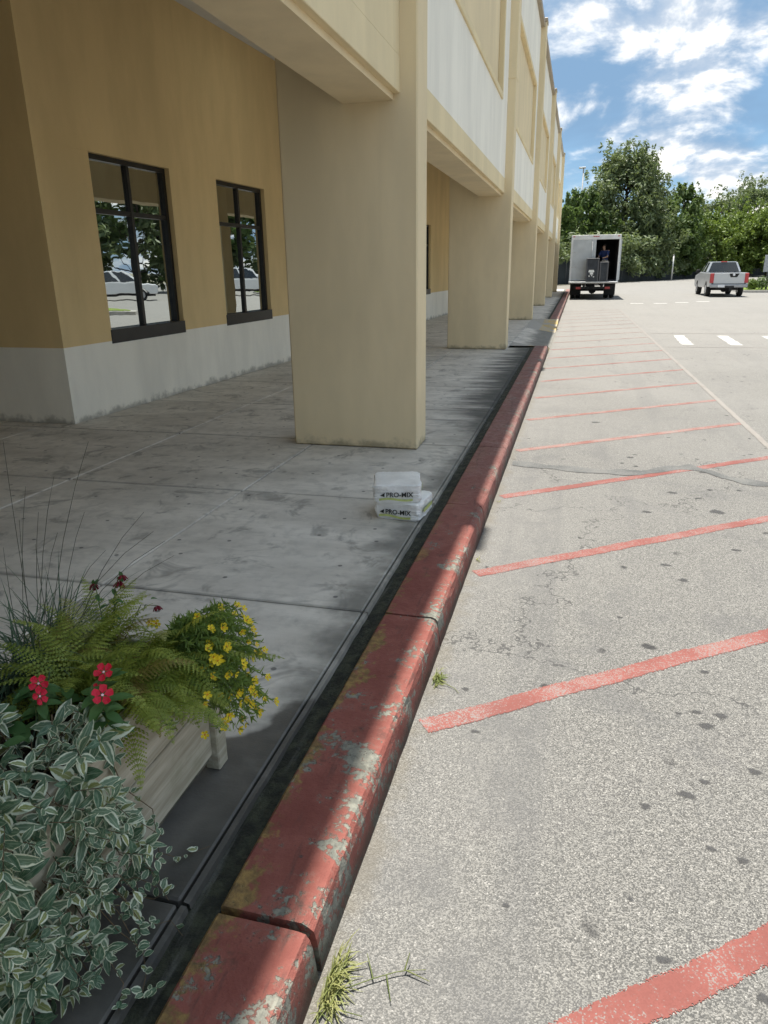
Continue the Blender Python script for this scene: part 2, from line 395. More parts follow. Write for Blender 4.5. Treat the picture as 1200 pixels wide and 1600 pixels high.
# vehicles, bags, people
simple('silver_paint', (0.52, 0.53, 0.53), 0.28, 0.03, 2, metal=0.35, spec=0.5)
simple('white_paint', (0.78, 0.78, 0.77), 0.25, 0.03, 2)
simple('grey_car_paint', (0.42, 0.44, 0.47), 0.25, 0.03, 2, metal=0.3)
simple('truck_white', (0.52, 0.54, 0.54), 0.5, 0.10, 1.6)
simple('truck_frame', (0.72, 0.72, 0.70), 0.5, 0.1, 2)
simple('truck_inside', (0.10, 0.095, 0.10), 0.9, 0.2, 2)
simple('steel_edge', (0.55, 0.55, 0.54), 0.4, 0.15, 6, metal=0.3)
simple('black_rubber', (0.018, 0.018, 0.018), 0.8, 0.2, 20)
simple('underbody', (0.03, 0.03, 0.032), 0.8, 0.3, 5)
simple('wheel_rim', (0.40, 0.40, 0.41), 0.35, 0.1, 10, metal=0.5)
simple('car_glass', (0.02, 0.024, 0.026), 0.06, 0.05, 3, spec=0.8)
simple('tail_red', (0.50, 0.06, 0.06), 0.3, 0.1, 9)
simple('lamp_clear', (0.75, 0.76, 0.78), 0.15, 0.05, 9)
simple('bumper_grey', (0.36, 0.37, 0.38), 0.4, 0.1, 5, metal=0.3)
simple('bag_white', (0.80, 0.80, 0.77), 0.33, 0.08, 9, bstr=0.5)
simple('bag_green', (0.50, 0.56, 0.20), 0.4, 0.15, 30)
simple('bag_ink', (0.02, 0.022, 0.02), 0.5, 0.1, 30)
simple('black_crate', (0.035, 0.04, 0.047), 0.6, 0.25, 5)
simple('sign_back', (0.36, 0.37, 0.38), 0.5, 0.08, 5, metal=0.3)
simple('pole_metal', (0.42, 0.42, 0.41), 0.5, 0.1, 5, metal=0.2)
simple('pole_white', (0.66, 0.66, 0.63), 0.6, 0.1, 5)
simple('pole_dark', (0.10, 0.10, 0.105), 0.5, 0.1, 5)
simple('fence_screen', (0.028, 0.034, 0.036), 0.95, 0.25, 0.8)
simple('kerb_concrete', (0.42, 0.40, 0.36), 0.9, 0.15, 3)
simple('skin', (0.30, 0.18, 0.12), 0.6, 0.05, 20)
simple('navy_shirt', (0.018, 0.035, 0.12), 0.85, 0.2, 20)
simple('grey_trousers', (0.42, 0.40, 0.37), 0.85, 0.15, 20)
simple('dark_hair', (0.03, 0.022, 0.018), 0.7, 0.2, 20)


def M(n):
    return MATS[n]


# ---------------------------------------------------------------- object helpers
def new_obj(name, mesh, parent=None, mats=None):
    o = bpy.data.objects.new(name, mesh)
    col.objects.link(o)
    if parent:
        o.parent = parent
    return o


def mesh_from(bm, name, mats, smooth=False):
    me = bpy.data.meshes.new(name)
    bm.normal_update(); bm.to_mesh(me); bm.free()
    for x in (mats if isinstance(mats, (list, tuple)) else [mats]):
        me.materials.append(M(x))
    if smooth:
        for pl in me.polygons:
            pl.use_smooth = True
    return me


def build(name, bm, mat, parent=None, smooth=False, loc=None):
    """bm in world coordinates (or in loc-relative ones) -> one object, local to its parent Empty"""
    if parent is not None and loc is None:
        q = parent; off = Vector((0, 0, 0))
        while q:
            off += q.location; q = q.parent
        bmesh.ops.translate(bm, verts=bm.verts, vec=-off)
    o = new_obj(name, mesh_from(bm, name, mat, smooth), parent)
    if loc is not None:
        o.location = loc
    return o


def empty(name, loc, rz=0.0):
    o = bpy.data.objects.new(name, None); col.objects.link(o)
    o.location = loc; o.rotation_euler = (0, 0, rz); o.empty_display_size = 0.2
    return o


def tag(o, label, cat, group=None, kind=None):
    o['label'] = label; o['category'] = cat
    if group:
        o['group'] = group
    if kind:
        o['kind'] = kind
    return o


def structure(o):
    o['kind'] = 'structure'; return o


def box(bm, x0, x1, y0, y1, z0, z1, bev=0.0, mi=0):
    vs = [bm.verts.new(c) for c in ((x0, y0, z0), (x1, y0, z0), (x1, y1, z0), (x0, y1, z0),
                                    (x0, y0, z1), (x1, y0, z1), (x1, y1, z1), (x0, y1, z1))]
    fs = [bm.faces.new([vs[i] for i in q]) for q in ((3, 2, 1, 0), (4, 5, 6, 7), (0, 1, 5, 4), (1, 2, 6, 5), (2, 3, 7, 6), (3, 0, 4, 7))]
    for f in fs:
        f.material_index = mi
    if bev:
        es = list({e for f in fs for e in f.edges})
        bmesh.ops.bevel(bm, geom=es, offset=bev, segments=1, affect='EDGES', profile=0.5)
    return vs


def bx(x0, x1, y0, y1, z0, z1, bev=0.0):
    bm = bmesh.new(); box(bm, x0, x1, y0, y1, z0, z1, bev); return bm


def poly_prism(bm, pts, x0, x1, bev=0.0, axis='x', mi=0):
    """pts (a,b) -> prism along axis x: (y,z); axis y: (x,z); axis z: (x,y)"""
    def P(a, b, h):
        return {'x': (h, a, b), 'y': (a, h, b), 'z': (a, b, h)}[axis]
    A = [bm.verts.new(P(a, b, x0)) for a, b in pts]
    B = [bm.verts.new(P(a, b, x1)) for a, b in pts]
    n = len(pts)
    fs = [bm.faces.new(A), bm.faces.new(B[::-1])]
    for i in range(n):
        fs.append(bm.faces.new((A[i], B[i], B[(i + 1) % n], A[(i + 1) % n])))
    for f in fs:
        f.material_index = mi
    bmesh.ops.recalc_face_normals(bm, faces=fs)
    if bev:
        es = list({e for f in fs[:2] for e in f.edges})
        bmesh.ops.bevel(bm, geom=es, offset=bev, segments=2, affect='EDGES', profile=0.6)


def cyl(bm, p0, p1, r0, r1=None, seg=10, caps=True, mi=0):
    p0 = Vector(p0); p1 = Vector(p1); r1 = r0 if r1 is None else r1
    d = (p1 - p0).normalized()
    a = d.orthogonal().normalized(); b = d.cross(a)
    A = []; B = []
    for i in range(seg):
        th = 2 * math.pi * i / seg
        o = a * math.cos(th) + b * math.sin(th)
        A.append(bm.verts.new(p0 + o * r0)); B.append(bm.verts.new(p1 + o * r1))
    for i in range(seg):
        f = bm.faces.new((A[i], A[(i + 1) % seg], B[(i + 1) % seg], B[i])); f.material_index = mi; f.smooth = True
    if caps:
        f = bm.faces.new(A[::-1]); f.material_index = mi
        f = bm.faces.new(B); f.material_index = mi


def tube(bm, pts, r0, r1=None, seg=5, mi=0):
    r1 = r0 if r1 is None else r1
    n = len(pts) - 1
    rings = []
    for i, p in enumerate(pts):
        p = Vector(p)
        d = (Vector(pts[min(i + 1, n)]) - Vector(pts[max(i - 1, 0)])).normalized()
        a = d.cross(Vector((0.13, 0.31, 0.94))).normalized(); b = d.cross(a)
        r = r0 + (r1 - r0) * i / n
        rings.append([bm.verts.new(p + (a * math.cos(2 * math.pi * k / seg) + b * math.sin(2 * math.pi * k / seg)) * r) for k in range(seg)])
    for i in range(n):
        for k in range(seg):
            f = bm.faces.new((rings[i][k], rings[i][(k + 1) % seg], rings[i + 1][(k + 1) % seg], rings[i + 1][k]))
            f.material_index = mi; f.smooth = True


def copy_tree(o, parent=None):
    c = o.copy(); col.objects.link(c); c.parent = parent
    for ch in o.children:
        copy_tree(ch, c)
    return c


def ray(u, v):
    return rot @ Vector(((u - 600) / 1120, (v - 800) / 1120, 1.0))


def at(u, v, Y):
    """point of the place that stands at depth Y along the street under a given sight line of the survey camera"""
    r = ray(u, v); k = Y / r.y
    return Vector((0, 0, CAM_H)) + r * k


# ================================================================ SETTING
# ground to the horizon
bm = bmesh.new()
for q in ((-1500, -1500), (1500, -1500), (1500, 1500), (-1500, 1500)):
    bm.verts.new((*q, -0.03))
bm.faces.new(bm.verts)
g_ = structure(build('ground', bm, 'earth'))
# parking lot: far side follows the slanting tree line
bm = bmesh.new()
for q in ((-0.72, -40), (60, -40), (60, 140), (30, 121), (20, 108), (13.5, 97), (4.4, 79.5), (-1.0, 71), (-9, 60), (-9, 50.25), (-0.72, 50.25)):
    bm.verts.new((*q, 0.0))
bm.faces.new(bm.verts)
road = structure(build('parking_lot', bm, 'asphalt'))


def strip(name, a, b, wd, mat, z=0.002, parent=road, rag=0.004):
    a = Vector((*a, 0)); b = Vector((*b, 0)); d = (b - a).normalized(); nrm = Vector((-d.y, d.x, 0)) * wd / 2
    L = (b - a).length; n = max(2, int(L / 0.04))
    bm = bmesh.new(); pr = None; uvl = bm.loops.layers.uv.new('UVMap')
    for i in range(n + 1):
        c = a + d * (L * i / n) + nrm * (0.06 * math.sin(i * 0.37 + a.y))
        j1 = random.uniform(-rag, rag); j2 = random.uniform(-rag, rag)
        cur = (bm.verts.new(c + nrm * (1 + j1 / wd * 2) + Vector((0, 0, z))), bm.verts.new(c - nrm * (1 + j2 / wd * 2) + Vector((0, 0, z))))
        if pr:
            f = bm.faces.new((pr[0], pr[1], cur[1], cur[0]))
            for lp, uu in zip(f.loops, (0, 1, 1, 0)):
                lp[uvl].uv = (uu, 0)
        pr = cur
    return build(name, bm, mat, parent)


for kx in range(-2, 20):
    yl = 0.78 + 1.477 * kx
    x1 = 1.94 - 0.012 * (yl + 1.8)
    mat = 'red_line' if yl < 5.5 else ('red_line_worn' if yl < 17 else 'pink_line_faint')
    dy_ = 0.757 * (x1 + 0.46)
    strip('painted_stripe', (-0.455, yl + 0.015), (x1, yl + dy_), 0.104, mat)
strip('painted_edge_line', (1.93, -1.0), (1.62, 30), 0.07, 'ghost_line', z=0.0035)
for kx in range(7):
    x = 2.43 + 0.98 * kx
    strip('crosswalk_bar', (x - 0.06, 16.95), (x + 0.02, 19.2), 0.28, 'white_line')
for yy in (16.4, 19.7):
    strip('crosswalk_line', (1.85, yy), (12, yy + 0.5), 0.06, 'ghost_line', z=0.0035)
for (x, y) in ((2.6, 35.4), (3.6, 35.4), (4.6, 36.2), (5.6, 37)):
    strip('worn_dash', (x - 0.28, y), (x + 0.28, y), 0.45, 'white_line')
# sealed crack snaking over the lot
bm = bmesh.new(); pr = None; uvl = bm.loops.layers.uv.new('UVMap')
pts = [(-0.46, 6.24), (-0.1, 6.16), (0.3, 6.10), (0.62, 6.13), (0.86, 6.33), (1.05, 6.40), (1.2, 6.22), (1.35, 6.03), (1.6, 5.97), (2.2, 6.1), (3.2, 6.0), (4.4, 6.35)]
for i in range(len(pts) * 6 - 5):
    k, f = divmod(i, 6); f /= 6
    a = pts[k]; b = pts[min(k + 1, len(pts) - 1)]
    x = a[0] + (b[0] - a[0]) * f; y = a[1] + (b[1] - a[1]) * f
    wd = 0.085 + 0.02 * math.sin(i * 0.9) + random.uniform(0, 0.012)
    cur = (bm.verts.new((x, y + wd, 0.0035)), bm.verts.new((x, y - wd, 0.0035)))
    if pr:
        f = bm.faces.new((pr[1], cur[1], cur[0], pr[0]))
        for lp, uu in zip(f.loops, (1, 1, 0, 0)):
            lp[uvl].uv = (uu, 0)
    pr = cur
build('tar_seam', bm, 'tar', road)

# oil drips where cars stop
def ground_at(u, v):
    r = ray(u, v); return Vector((0, 0, CAM_H)) + r * (-CAM_H / r.z)


for i, (u_, v_, r_) in enumerate(((1040, 883, .030), (1068, 907, .028), (1103, 1135, .030), (1072, 1242, .028), (1088, 1113, .022), (1127, 1119, .024), (1178, 1206, .024), (1100, 1222, .018), (1008, 1260, .018), (1110, 1326, .015), (1160, 1345, .016), (1036, 1500, .020),
                                (742, 1143, .018), (727, 1077, .016), (1050, 770, .040), (985, 715, .035), (1100, 1050, .018), (968, 965, .016), (1120, 800, .05), (1010, 800, .035), (1060, 1115, .012), (790, 1415, .010), (1194, 1560, .018), (930, 660, .05), (1150, 860, .03), (985, 1405, .009))):
    bm = bmesh.new(); uvl = bm.loops.layers.uv.new('UVMap'); c0 = ground_at(u_, v_)
    k_ = random.uniform(.6, 1.0); ph = random.uniform(0, 6)
    cv = bm.verts.new(c0 + Vector((0, 0, .0018)))
    rg_ = [bm.verts.new(c0 + Vector((math.cos(a * .449) * r_ * (1 + .22 * math.sin(3 * a * .449 + ph)) * 1.25, math.sin(a * .449) * r_ * k_ * (1 + .2 * math.sin(2 * a * .449 + ph)) * 1.25, .0018))) for a in range(14)]
    for a in range(14):
        f = bm.faces.new((cv, rg_[a], rg_[(a + 1) % 14]))
        for lp, uu in zip(f.loops, (.5, 1, 1)):
            lp[uvl].uv = (uu, 0)
    build('oil_spot', bm, 'oil_stain', road)

# --- kerb: cast lengths with open joints
JY = [1.22 + 1.665 * k for k in range(-4, 32)]
kerb = structure(empty('kerb', (-0.62, 10, 0)))


def kerb_profile(hh):
    return [(-0.762, -0.02), (-0.762, hh - 0.006), (-0.755, hh), (-0.62, hh - 0.001), (-0.548, hh - 0.002), (-0.529, hh - 0.008),
            (-0.517, hh - 0.021), (-0.510, hh * 0.66), (-0.498, -0.02)]


def kerb_piece(name, y0, y1, mat, h0=0.15, h1=0.15):
    bm = bmesh.new()
    n = max(2, int((y1 - y0) / 0.11)); rings = []
    for i in range(n + 1):
        f = i / n; y = y0 + (y1 - y0) * f; hh = h0 + (h1 - h0) * f
        P = kerb_profile(max(hh, 0.03)); rg = []
        endf = 0.004 if i in (0, n) else 0.0
        for k, (x, z) in enumerate(P):
            j = random.uniform(-0.0018, 0.0018) if 2 <= k <= 7 else 0
            rg.append(bm.verts.new((x + j, y, z + j - (endf if 1 <= k <= 6 else 0))))
        rings.append(rg)
    for i in range(n):
        for k in range(len(rings[0]) - 1):
            bm.faces.new((rings[i][k], rings[i][k + 1], rings[i + 1][k + 1], rings[i + 1][k]))
    bm.faces.new(rings[0][::-1]); bm.faces.new(rings[-1])
    bmesh.ops.recalc_face_normals(bm, faces=bm.faces)
    return build(name, bm, mat, kerb)


for i in range(len(JY) - 1):
    a, b = JY[i], JY[i + 1]
    gap = 0.011 if abs(a - 1.22) < 0.1 or abs(b - 1.22) < 0.1 else 0.005
    if b <= 15 or a > 22.4:
        kerb_piece('kerb_stone', a + gap, b - gap, 'kerb_paint')
    elif a < 15:
        kerb_piece('kerb_stone', a + gap, 14.95, 'kerb_paint')

# --- pavement: bedding, slabs, drain strip, ramp
bm = bmesh.new()
box(bm, -12, -0.765, -14, 14.95, -0.025, 0.112); box(bm, -12, -1.28, 14.9505, 22.85, -0.025, 0.112); box(bm, -12, -0.765, 22.8505, 50.2, -0.025, 0.112)
walk = structure(build('pavement', bm, 'moss_strip'))
SLABS = {}


def slab(x0, x1, y0, y1, z=0.14):
    key = (round(x1 - x0, 3), round(y1 - y0, 3))
    if key not in SLABS:
        bm = bx(0.006, key[0] - 0.006, 0.006, key[1] - 0.006, -0.035, 0, 0.006)
        SLABS[key] = mesh_from(bm, 'concrete_slab', 'concrete')
    o = new_obj('concrete_slab', SLABS[key], walk)
    o.location = (x0, y0, z + random.uniform(-0.0015, 0.0015))


for i in range(len(JY) - 1):
    a, b = JY[i], JY[i] + 1.665
    ramp_zone = b > 15.2 and a < 22.4
    cols_x = [(-2.255, -0.868)] if not ramp_zone else [(-2.255, -1.275)]
    cols_x += [(-3.70, -2.255), (-5.30, -3.70)]
    if a < 6.3:
        cols_x += [(-6.9, -5.30), (-8.5, -6.9)]
    for x0, x1 in cols_x:
        slab(x0, x1, a, b)
# concrete lip beside the moss strip, in lengths
for i in range(len(JY) - 1):
    a, b = JY[i], JY[i + 1]
    if b > 15.2 and a < 22.4:
        continue
    bm = bmesh.new(); n = 14; pr = None
    for k in range(n + 1):
        y = a + 0.004 + (b - a - 0.008) * k / n
        j = random.uniform(-0.002, 0.002)
        cur = [bm.verts.new((x + j, y, z)) for x, z in ((-0.866, 0.105), (-0.864, 0.137 + j), (-0.848, 0.135), (-0.842, 0.105))]
        if pr:
            for q in range(3):
                bm.faces.new((pr[q], cur[q], cur[q + 1], pr[q + 1]))
        pr = cur
    build('slab_edging', bm, 'concrete', walk)
bm = bmesh.new()   # sunken mossy strip with an uneven bed
ny = 320; pr = None
for k in range(ny + 1):
    y = -5.4 + 20.3 * k / ny
    cur = [bm.verts.new((x, y, z + random.uniform(-0.003, 0.004))) for x, z in ((-0.845, 0.117), (-0.825, 0.121), (-0.80, 0.124), (-0.78, 0.126), (-0.763, 0.124))]
    if pr:
        for q in range(4):
            bm.faces.new((pr[q], pr[q + 1], cur[q + 1], cur[q]))
    pr = cur
build('drain_strip', bm, 'moss_strip', walk)
bm = bmesh.new()   # dropped-kerb ramp with painted flares
v = [bm.verts.new(c) for c in ((-1.27, 15.75, 0.139), (-0.5, 15.75, 0.010), (-0.5, 19.6, 0.010), (-1.27, 19.6, 0.139))]
bm.faces.new(v); build('ramp', bm, 'concrete', walk)
for (ya, yb) in ((14.96, 15.745), (22.84, 19.605)):
    bm = bmesh.new()
    v = [bm.verts.new(c) for c in ((-1.27, ya, 0.139), (-0.51, ya, 0.139), (-0.5, yb, 0.010), (-1.27, yb, 0.139))]
    bm.faces.new((v[0], v[1], v[2])); bm.faces.new((v[0], v[2], v[3]))
    v2 = [bm.verts.new(c) for c in ((-0.509, ya, 0.139), (-0.499, yb, 0.010), (-0.498, yb, -0.01), (-0.498, ya, -0.01))]
    bm.faces.new(v2); bmesh.ops.recalc_face_normals(bm, faces=bm.faces)
    build('ramp_flare', bm, 'yellow_kerb_paint', walk)

# ================================================================ STORE BUILDING
ZB = 0.142            # pavement level
store = empty('store_building', (-1.9, 20.0, ZB))
tag(store, 'long tan stucco store with a covered colonnade along the pavement', 'building')
CY = [6.0 + 8.2 * k for k in range(-2, 6)]     # near faces of the columns
CX0, CX1, CD = -2.41, -1.27, 0.37
FX = -1.41                                     # face of the bays, set back from the columns
for y in CY:
    build('column', bx(CX0, CX1, y, y + CD, ZB, 4.72, 0.012), 'tan_stucco', store)
    pil = build('pilaster', bx(-2.05, CX1 + 0.004, y - 0.003, y + CD + 0.003, 4.715, 7.745, 0.01), 'tan_stucco', store)
    build('cap', bx(-2.1, CX1 + 0.022, y - 0.03, y + CD + 0.03, 7.746, 7.83, 0.008), 'coping', pil)
bays = [(CY[i] + CD, CY[i + 1]) for i in range(len(CY) - 1)] + [(CY[-1] + CD, 49.6)]
for a, b in bays:
    a += 0.001; b -= 0.001
    # tan beam with a set-back drip lip, white field, recessed tan panel
    build('beam', bx(-1.86, FX - 0.05, a, b, 2.86, 3.6), 'tan_stucco', store)
    build('beam_face', bx(FX - 0.052, FX + 0.003, a, b, 2.905, 3.15, 0.004), 'gold_stucco', store)
    pa, pb = a + 0.95, b - 0.95
    if b < 6.1:
        build('tan_field', bx(FX - 0.12, FX, a, b, 3.151, 7.62), 'gold_stucco', store)
    elif pb - pa > 1:
        pz0, pz1 = 4.22, 6.15
        bm = bmesh.new()
        box(bm, FX - 0.12, FX, a, b, 3.151, pz0); box(bm, FX - 0.12, FX, a, b, pz1, 7.62)
        box(bm, FX - 0.12, FX, a, pa, pz0 + 0.0005, pz1 - 0.0005); box(bm, FX - 0.12, FX, pb, b, pz0 + 0.0005, pz1 - 0.0005)
        build('white_field', bm, 'white_stucco', store)
        pn = build('panel', bx(FX - 0.11, FX - 0.06, pa, pb, pz0, pz1), 'tan_stucco', store)
        bm = bmesh.new()
        for (y0, y1, z0, z1) in ((pa, pb, pz0 + 0.001, pz0 + 0.09), (pa, pb, pz1 - 0.09, pz1 - 0.001), (pa + 0.001, pa + 0.09, pz0 + 0.091, pz1 - 0.091), (pb - 0.09, pb - 0.001, pz0 + 0.091, pz1 - 0.091)):
            box(bm, FX - 0.062, FX + 0.025, y0, y1, z0, z1, 0.008)
        build('panel_moulding', bm, 'gold_stucco', pn)
    else:
        build('white_field', bx(FX - 0.12, FX, a, b, 3.151, 7.62), 'white_stucco', store)
    build('coping', bx(-2.0, -1.31 if b > 6.1 else -1.325, a, b, 7.621, 7.74, 0.01), 'coping', store)
    build('parapet', bx(-1.9, FX - 0.121, a, b, 3.601, 7.62), 'white_stucco', store)
# soffit and roof
build('ceiling', bx(-9.2, -1.861, -14, 49.6, 4.722, 4.84), 'soffit', store)
build('roof', bx(-30, -1.905, -14, 49.6, 7.0, 7.2), 'coping', store)
# back wall of the colonnade: x = WA*y + WB
WA, WB = 0.04264, -5.3033


def wallbox(bm, y0, y1, z0, z1, d0=0.0, d1=-0.28, bev=0.0):
    """a block of the back wall: from depth d1 to d0 (proud)"""
    vs = box(bm, 0, 1, y0, y1, z0, z1)
    for q in vs:
        q.co.x = WA * q.co.y + WB + (d0 if q.co.x > 0.5 else d1)


WIN = [7.18, 9.80, 12.42, 15.04, 17.66, 20.93, 25.2, 27.8, 33.4, 36.0, 41.6, 44.2]
WW = 1.485; WZ0, WZ1 = 0.925, 2.84
bm = bmesh.new(); wallbox(bm, 6.39, 49.6, ZB, WZ0)
build('wall_base', bm, 'white_stucco', store)
bm = bmesh.new(); wallbox(bm, 6.39, 49.6, WZ1, 4.721); 
edges = [6.39] + [q for y in WIN for q in (y, y + WW)] + [49.6]
for i in range(0, len(edges), 2):
    wallbox(bm, edges[i], edges[i + 1], WZ0 + 0.0005, WZ1 - 0.0005)
build('wall', bm, 'tan_wall', store)
# recess wall turning away from the pavement, and the entrance wall deep inside
bm = bx(-9.2, WB + WA * 6.39 - 0.281, 6.392, 6.7, WZ0 + 0.001, 4.721); build('wall', bm, 'tan_wall', store)
bm = bx(-9.2, WB + WA * 6.39 - 0.281, 6.392, 6.7, ZB, WZ0); build('wall_base', bm, 'white_stucco', store)
build('wall', bx(-9.4, -9.2, -14, 6.4, ZB, 4.721), 'tan_wall', store)
build('end_wall', bx(-30, -2.0, 49.3, 49.6, 0, 7.0), 'tan_stucco', store)
build('end_wall', bx(-30, -2.0, -14, -13.7, 0, 7.0), 'tan_stucco', store)
for y in WIN:
    y0, y1 = y, y + WW
    wnd = build('window', (lambda b: (wallbox(b, y0 + 0.002, y1 - 0.002, WZ0 + 0.002, WZ1 - 0.002, -0.20, -0.22), b)[1])(bmesh.new()), 'interior', store)
    bm = bmesh.new(); fw = 0.055
    wallbox(bm, y0 + .001, y0 + fw, WZ0 + 0.12, WZ1 - fw, -0.06, -0.15); wallbox(bm, y1 - fw, y1 - .001, WZ0 + 0.12, WZ1 - fw, -0.06, -0.15)
    wallbox(bm, y0 + .001, y1 - .001, WZ1 - fw + .0005, WZ1 - .001, -0.06, -0.15)
    build('frame', bm, 'window_frame', wnd)
    bm = bmesh.new(); wallbox(bm, y0 - 0.012, y1 + 0.012, WZ0 - 0.028, WZ0 + 0.119, 0.008, -0.15); build('sill', bm, 'window_frame', wnd)
    ym = (y0 + y1) / 2; zt = 2.28
    bm = bmesh.new(); wallbox(bm, ym - 0.025, ym + 0.025, WZ0 + 0.1195, WZ1 - fw, -0.068, -0.15); build('mullion', bm, 'window_frame', wnd)
    bm = bmesh.new(); wallbox(bm, y0 + fw, y1 - fw, zt - 0.025, zt + 0.025, -0.072, -0.15); build('transom', bm, 'window_frame', wnd)
    for (a, b, c_, d_) in ((y0 + fw, ym - .025, WZ0 + .12, zt - .025), (ym + .025, y1 - fw, WZ0 + .12, zt - .025), (y0 + fw, ym - .025, zt + .025, WZ1 - fw), (ym + .025, y1 - fw, zt + .025, WZ1 - fw)):
        bm = bmesh.new(); wallbox(bm, a - .004, b + .004, c_ - .004, d_ + .004, -0.10, -0.108)
        tw = random.uniform(-0.004, 0.004)
        for q in bm.verts:      # panes sit a hair out of true, as fitted glass does
            q.co.x += tw * (q.co.y - a) + 0.5 * tw * (q.co.z - c_)
        build('pane', bm, 'tinted_glass', wnd)
for y in (2.0, 10.2, 18.4, 26.6):
    lt = empty('ceiling_light', (-3.3, y, 4.722))
    tag(lt, {2.0: 'strip light on the soffit nearest the camera', 10.2: 'strip light on the soffit behind the first column', 18.4: 'strip light on the soffit behind the second column'}.get(y, 'strip light on the soffit furthest along the colonnade'), 'lamp', 'soffit strip lights')
    build('housing', bx(-3.42, -3.18, y - 0.62, y + 0.62, 4.665, 4.7215, 0.01), 'lamp_white', lt)
    build('diffuser', bx(-3.38, -3.22, y - 0.58, y + 0.58, 4.64, 4.664, 0.008), 'tube_light', lt)

# ================================================================ PLANTER AND PLANTS
PX0, PX1, PY0, PY1, PZ0, PZ1 = -1.50, -1.02, 0.70, 1.70, 0.20, 0.60
planter = empty('planter_box', ((PX0 + PX1) / 2, (PY0 + PY1) / 2, ZB))
tag(planter, 'weathered wooden planter box overflowing with plants beside the kerb', 'planter')
hb = (PZ1 - PZ0) / 2
for k in range(2):
    z0, z1 = PZ0 + hb * k + 0.002, PZ0 + hb * (k + 1) - 0.002
    fl = 0.012 * k
    build('side_board', bx(PX1 - 0.028, PX1, PY0, PY1, z0, z1, 0.003), 'weathered_board', planter)
    build('side_board', bx(PX0, PX0 + 0.028, PY0, PY1, z0, z1, 0.003), 'weathered_board', planter)
    build('end_board', bx(PX0 + 0.0285, PX1 - 0.0285, PY1 - 0.028, PY1 - 0.001, z0, z1, 0.003), 'weathered_board', planter)
    build('end_board', bx(PX0 + 0.0285, PX1 - 0.0285, PY0 + 0.001, PY0 + 0.028, z0, z1, 0.003), 'weathered_board', planter)
build('bottom', bx(PX0 + 0.01, PX1 - 0.01, PY0 + 0.01, PY1 - 0.01, PZ0 - 0.018, PZ0 + 0.001), 'board_dark', planter)
for x in (PX0 + 0.04, PX1 - 0.10):
    for y in (PY0 + 0.05, PY1 - 0.11):
        build('foot', bx(x, x + 0.06, y, y + 0.06, ZB, PZ0 - 0.0185), 'board_dark', planter)
bm = bmesh.new()
box(bm, PX1 - 0.03, PX1 + 0.02, PY1 + 0.002, PY1 + 0.06, ZB, 0.36, 0.004)
build('corner_post', bm, 'weathered_board', planter)
bm = bmesh.new()
nx_, ny_ = 12, 20; gr = []
for i in range(nx_ + 1):
    gr.append([bm.verts.new((PX0 + 0.03 + (PX1 - PX0 - 0.06) * i / nx_, PY0 + 0.03 + (PY1 - PY0 - 0.06) * j / ny_, PZ1 - 0.05 + random.uniform(-0.012, 0.015))) for j in range(ny_ + 1)])
for i in range(nx_):
    for j in range(ny_):
        bm.faces.new((gr[i][j], gr[i + 1][j], gr[i + 1][j + 1], gr[i][j + 1]))
build('soil', bm, 'soil', planter)
SOIL = PZ1 - 0.05


def leaf_mesh(name, L, W, mat, fold=0.35, droop=0.25, n=5, tip=1.0, twist=0.0):
    """one leaf along +Y, normal +Z, UV u across / v along"""
    bm = bmesh.new(); uvl = bm.loops.layers.uv.new('UVMap')
    rows = []
    for i in range(n + 1):
        v = i / n
        wv = W * 0.5 * (math.sin(math.pi * min(1, v ** 0.85 * 1.0)) ** 0.8 if 0 < v < 1 else 0.04 if v == 0 else 0.0)
        y = L * v * (1 - 0.12 * droop * v); z = -droop * L * v * v * 0.6
        tw = twist * v
        row = []
        for u in (-1, 0, 1):
            lx = u * wv; lz = abs(u) * wv * fold
            row.append((Vector((lx * math.cos(tw) - lz * math.sin(tw), y, z + lx * math.sin(tw) + lz * math.cos(tw))), (0.5 + 0.5 * u, v)))
        rows.append(row)
    V = [[(bm.verts.new(c), uv) for c, uv in row] for row in rows]
    for i in range(n):
        for k in range(2):
            q = [V[i][k], V[i][k + 1], V[i + 1][k + 1], V[i + 1][k]]
            f = bm.faces.new([a for a, _ in q]); f.smooth = True
            for lp, (_, uv) in zip(f.loops, q):
                lp[uvl].uv = uv
    return mesh_from(bm, name, mat)


def frame(ydir, zhint):
    y = Vector(ydir).normalized(); x = y.cross(Vector(zhint))
    if x.length < 1e-4:
        x = y.orthogonal()
    x.normalize(); z = x.cross(y)
    return Matrix((x, y, z)).transposed()


def place(mesh, name, parent, p, ydir, zhint, s=1.0):
    o = new_obj(name, mesh, parent)
    mm = frame(ydir, zhint).to_4x4() @ Matrix.Diagonal((s, s, s, 1))
    mm.translation = Vector(p) - parent.location
    o.matrix_basis = mm
    return o


def add_mesh(bm, mesh, p, ydir, zhint, s=1.0):
    """stamp a mesh into a bmesh (keeps uv)"""
    mm = frame(ydir, zhint).to_4x4() @ Matrix.Diagonal((s, s, s, 1)); mm.translation = Vector(p)
    n0 = len(bm.verts)
    bm.from_mesh(mesh); bm.verts.ensure_lookup_table()
    for q in bm.verts[n0:]:
        q.co = mm @ q.co


rnd = random.Random(21)


def rv(s=1.0):
    return Vector((rnd.gauss(0, s), rnd.gauss(0, s), rnd.gauss(0, s)))


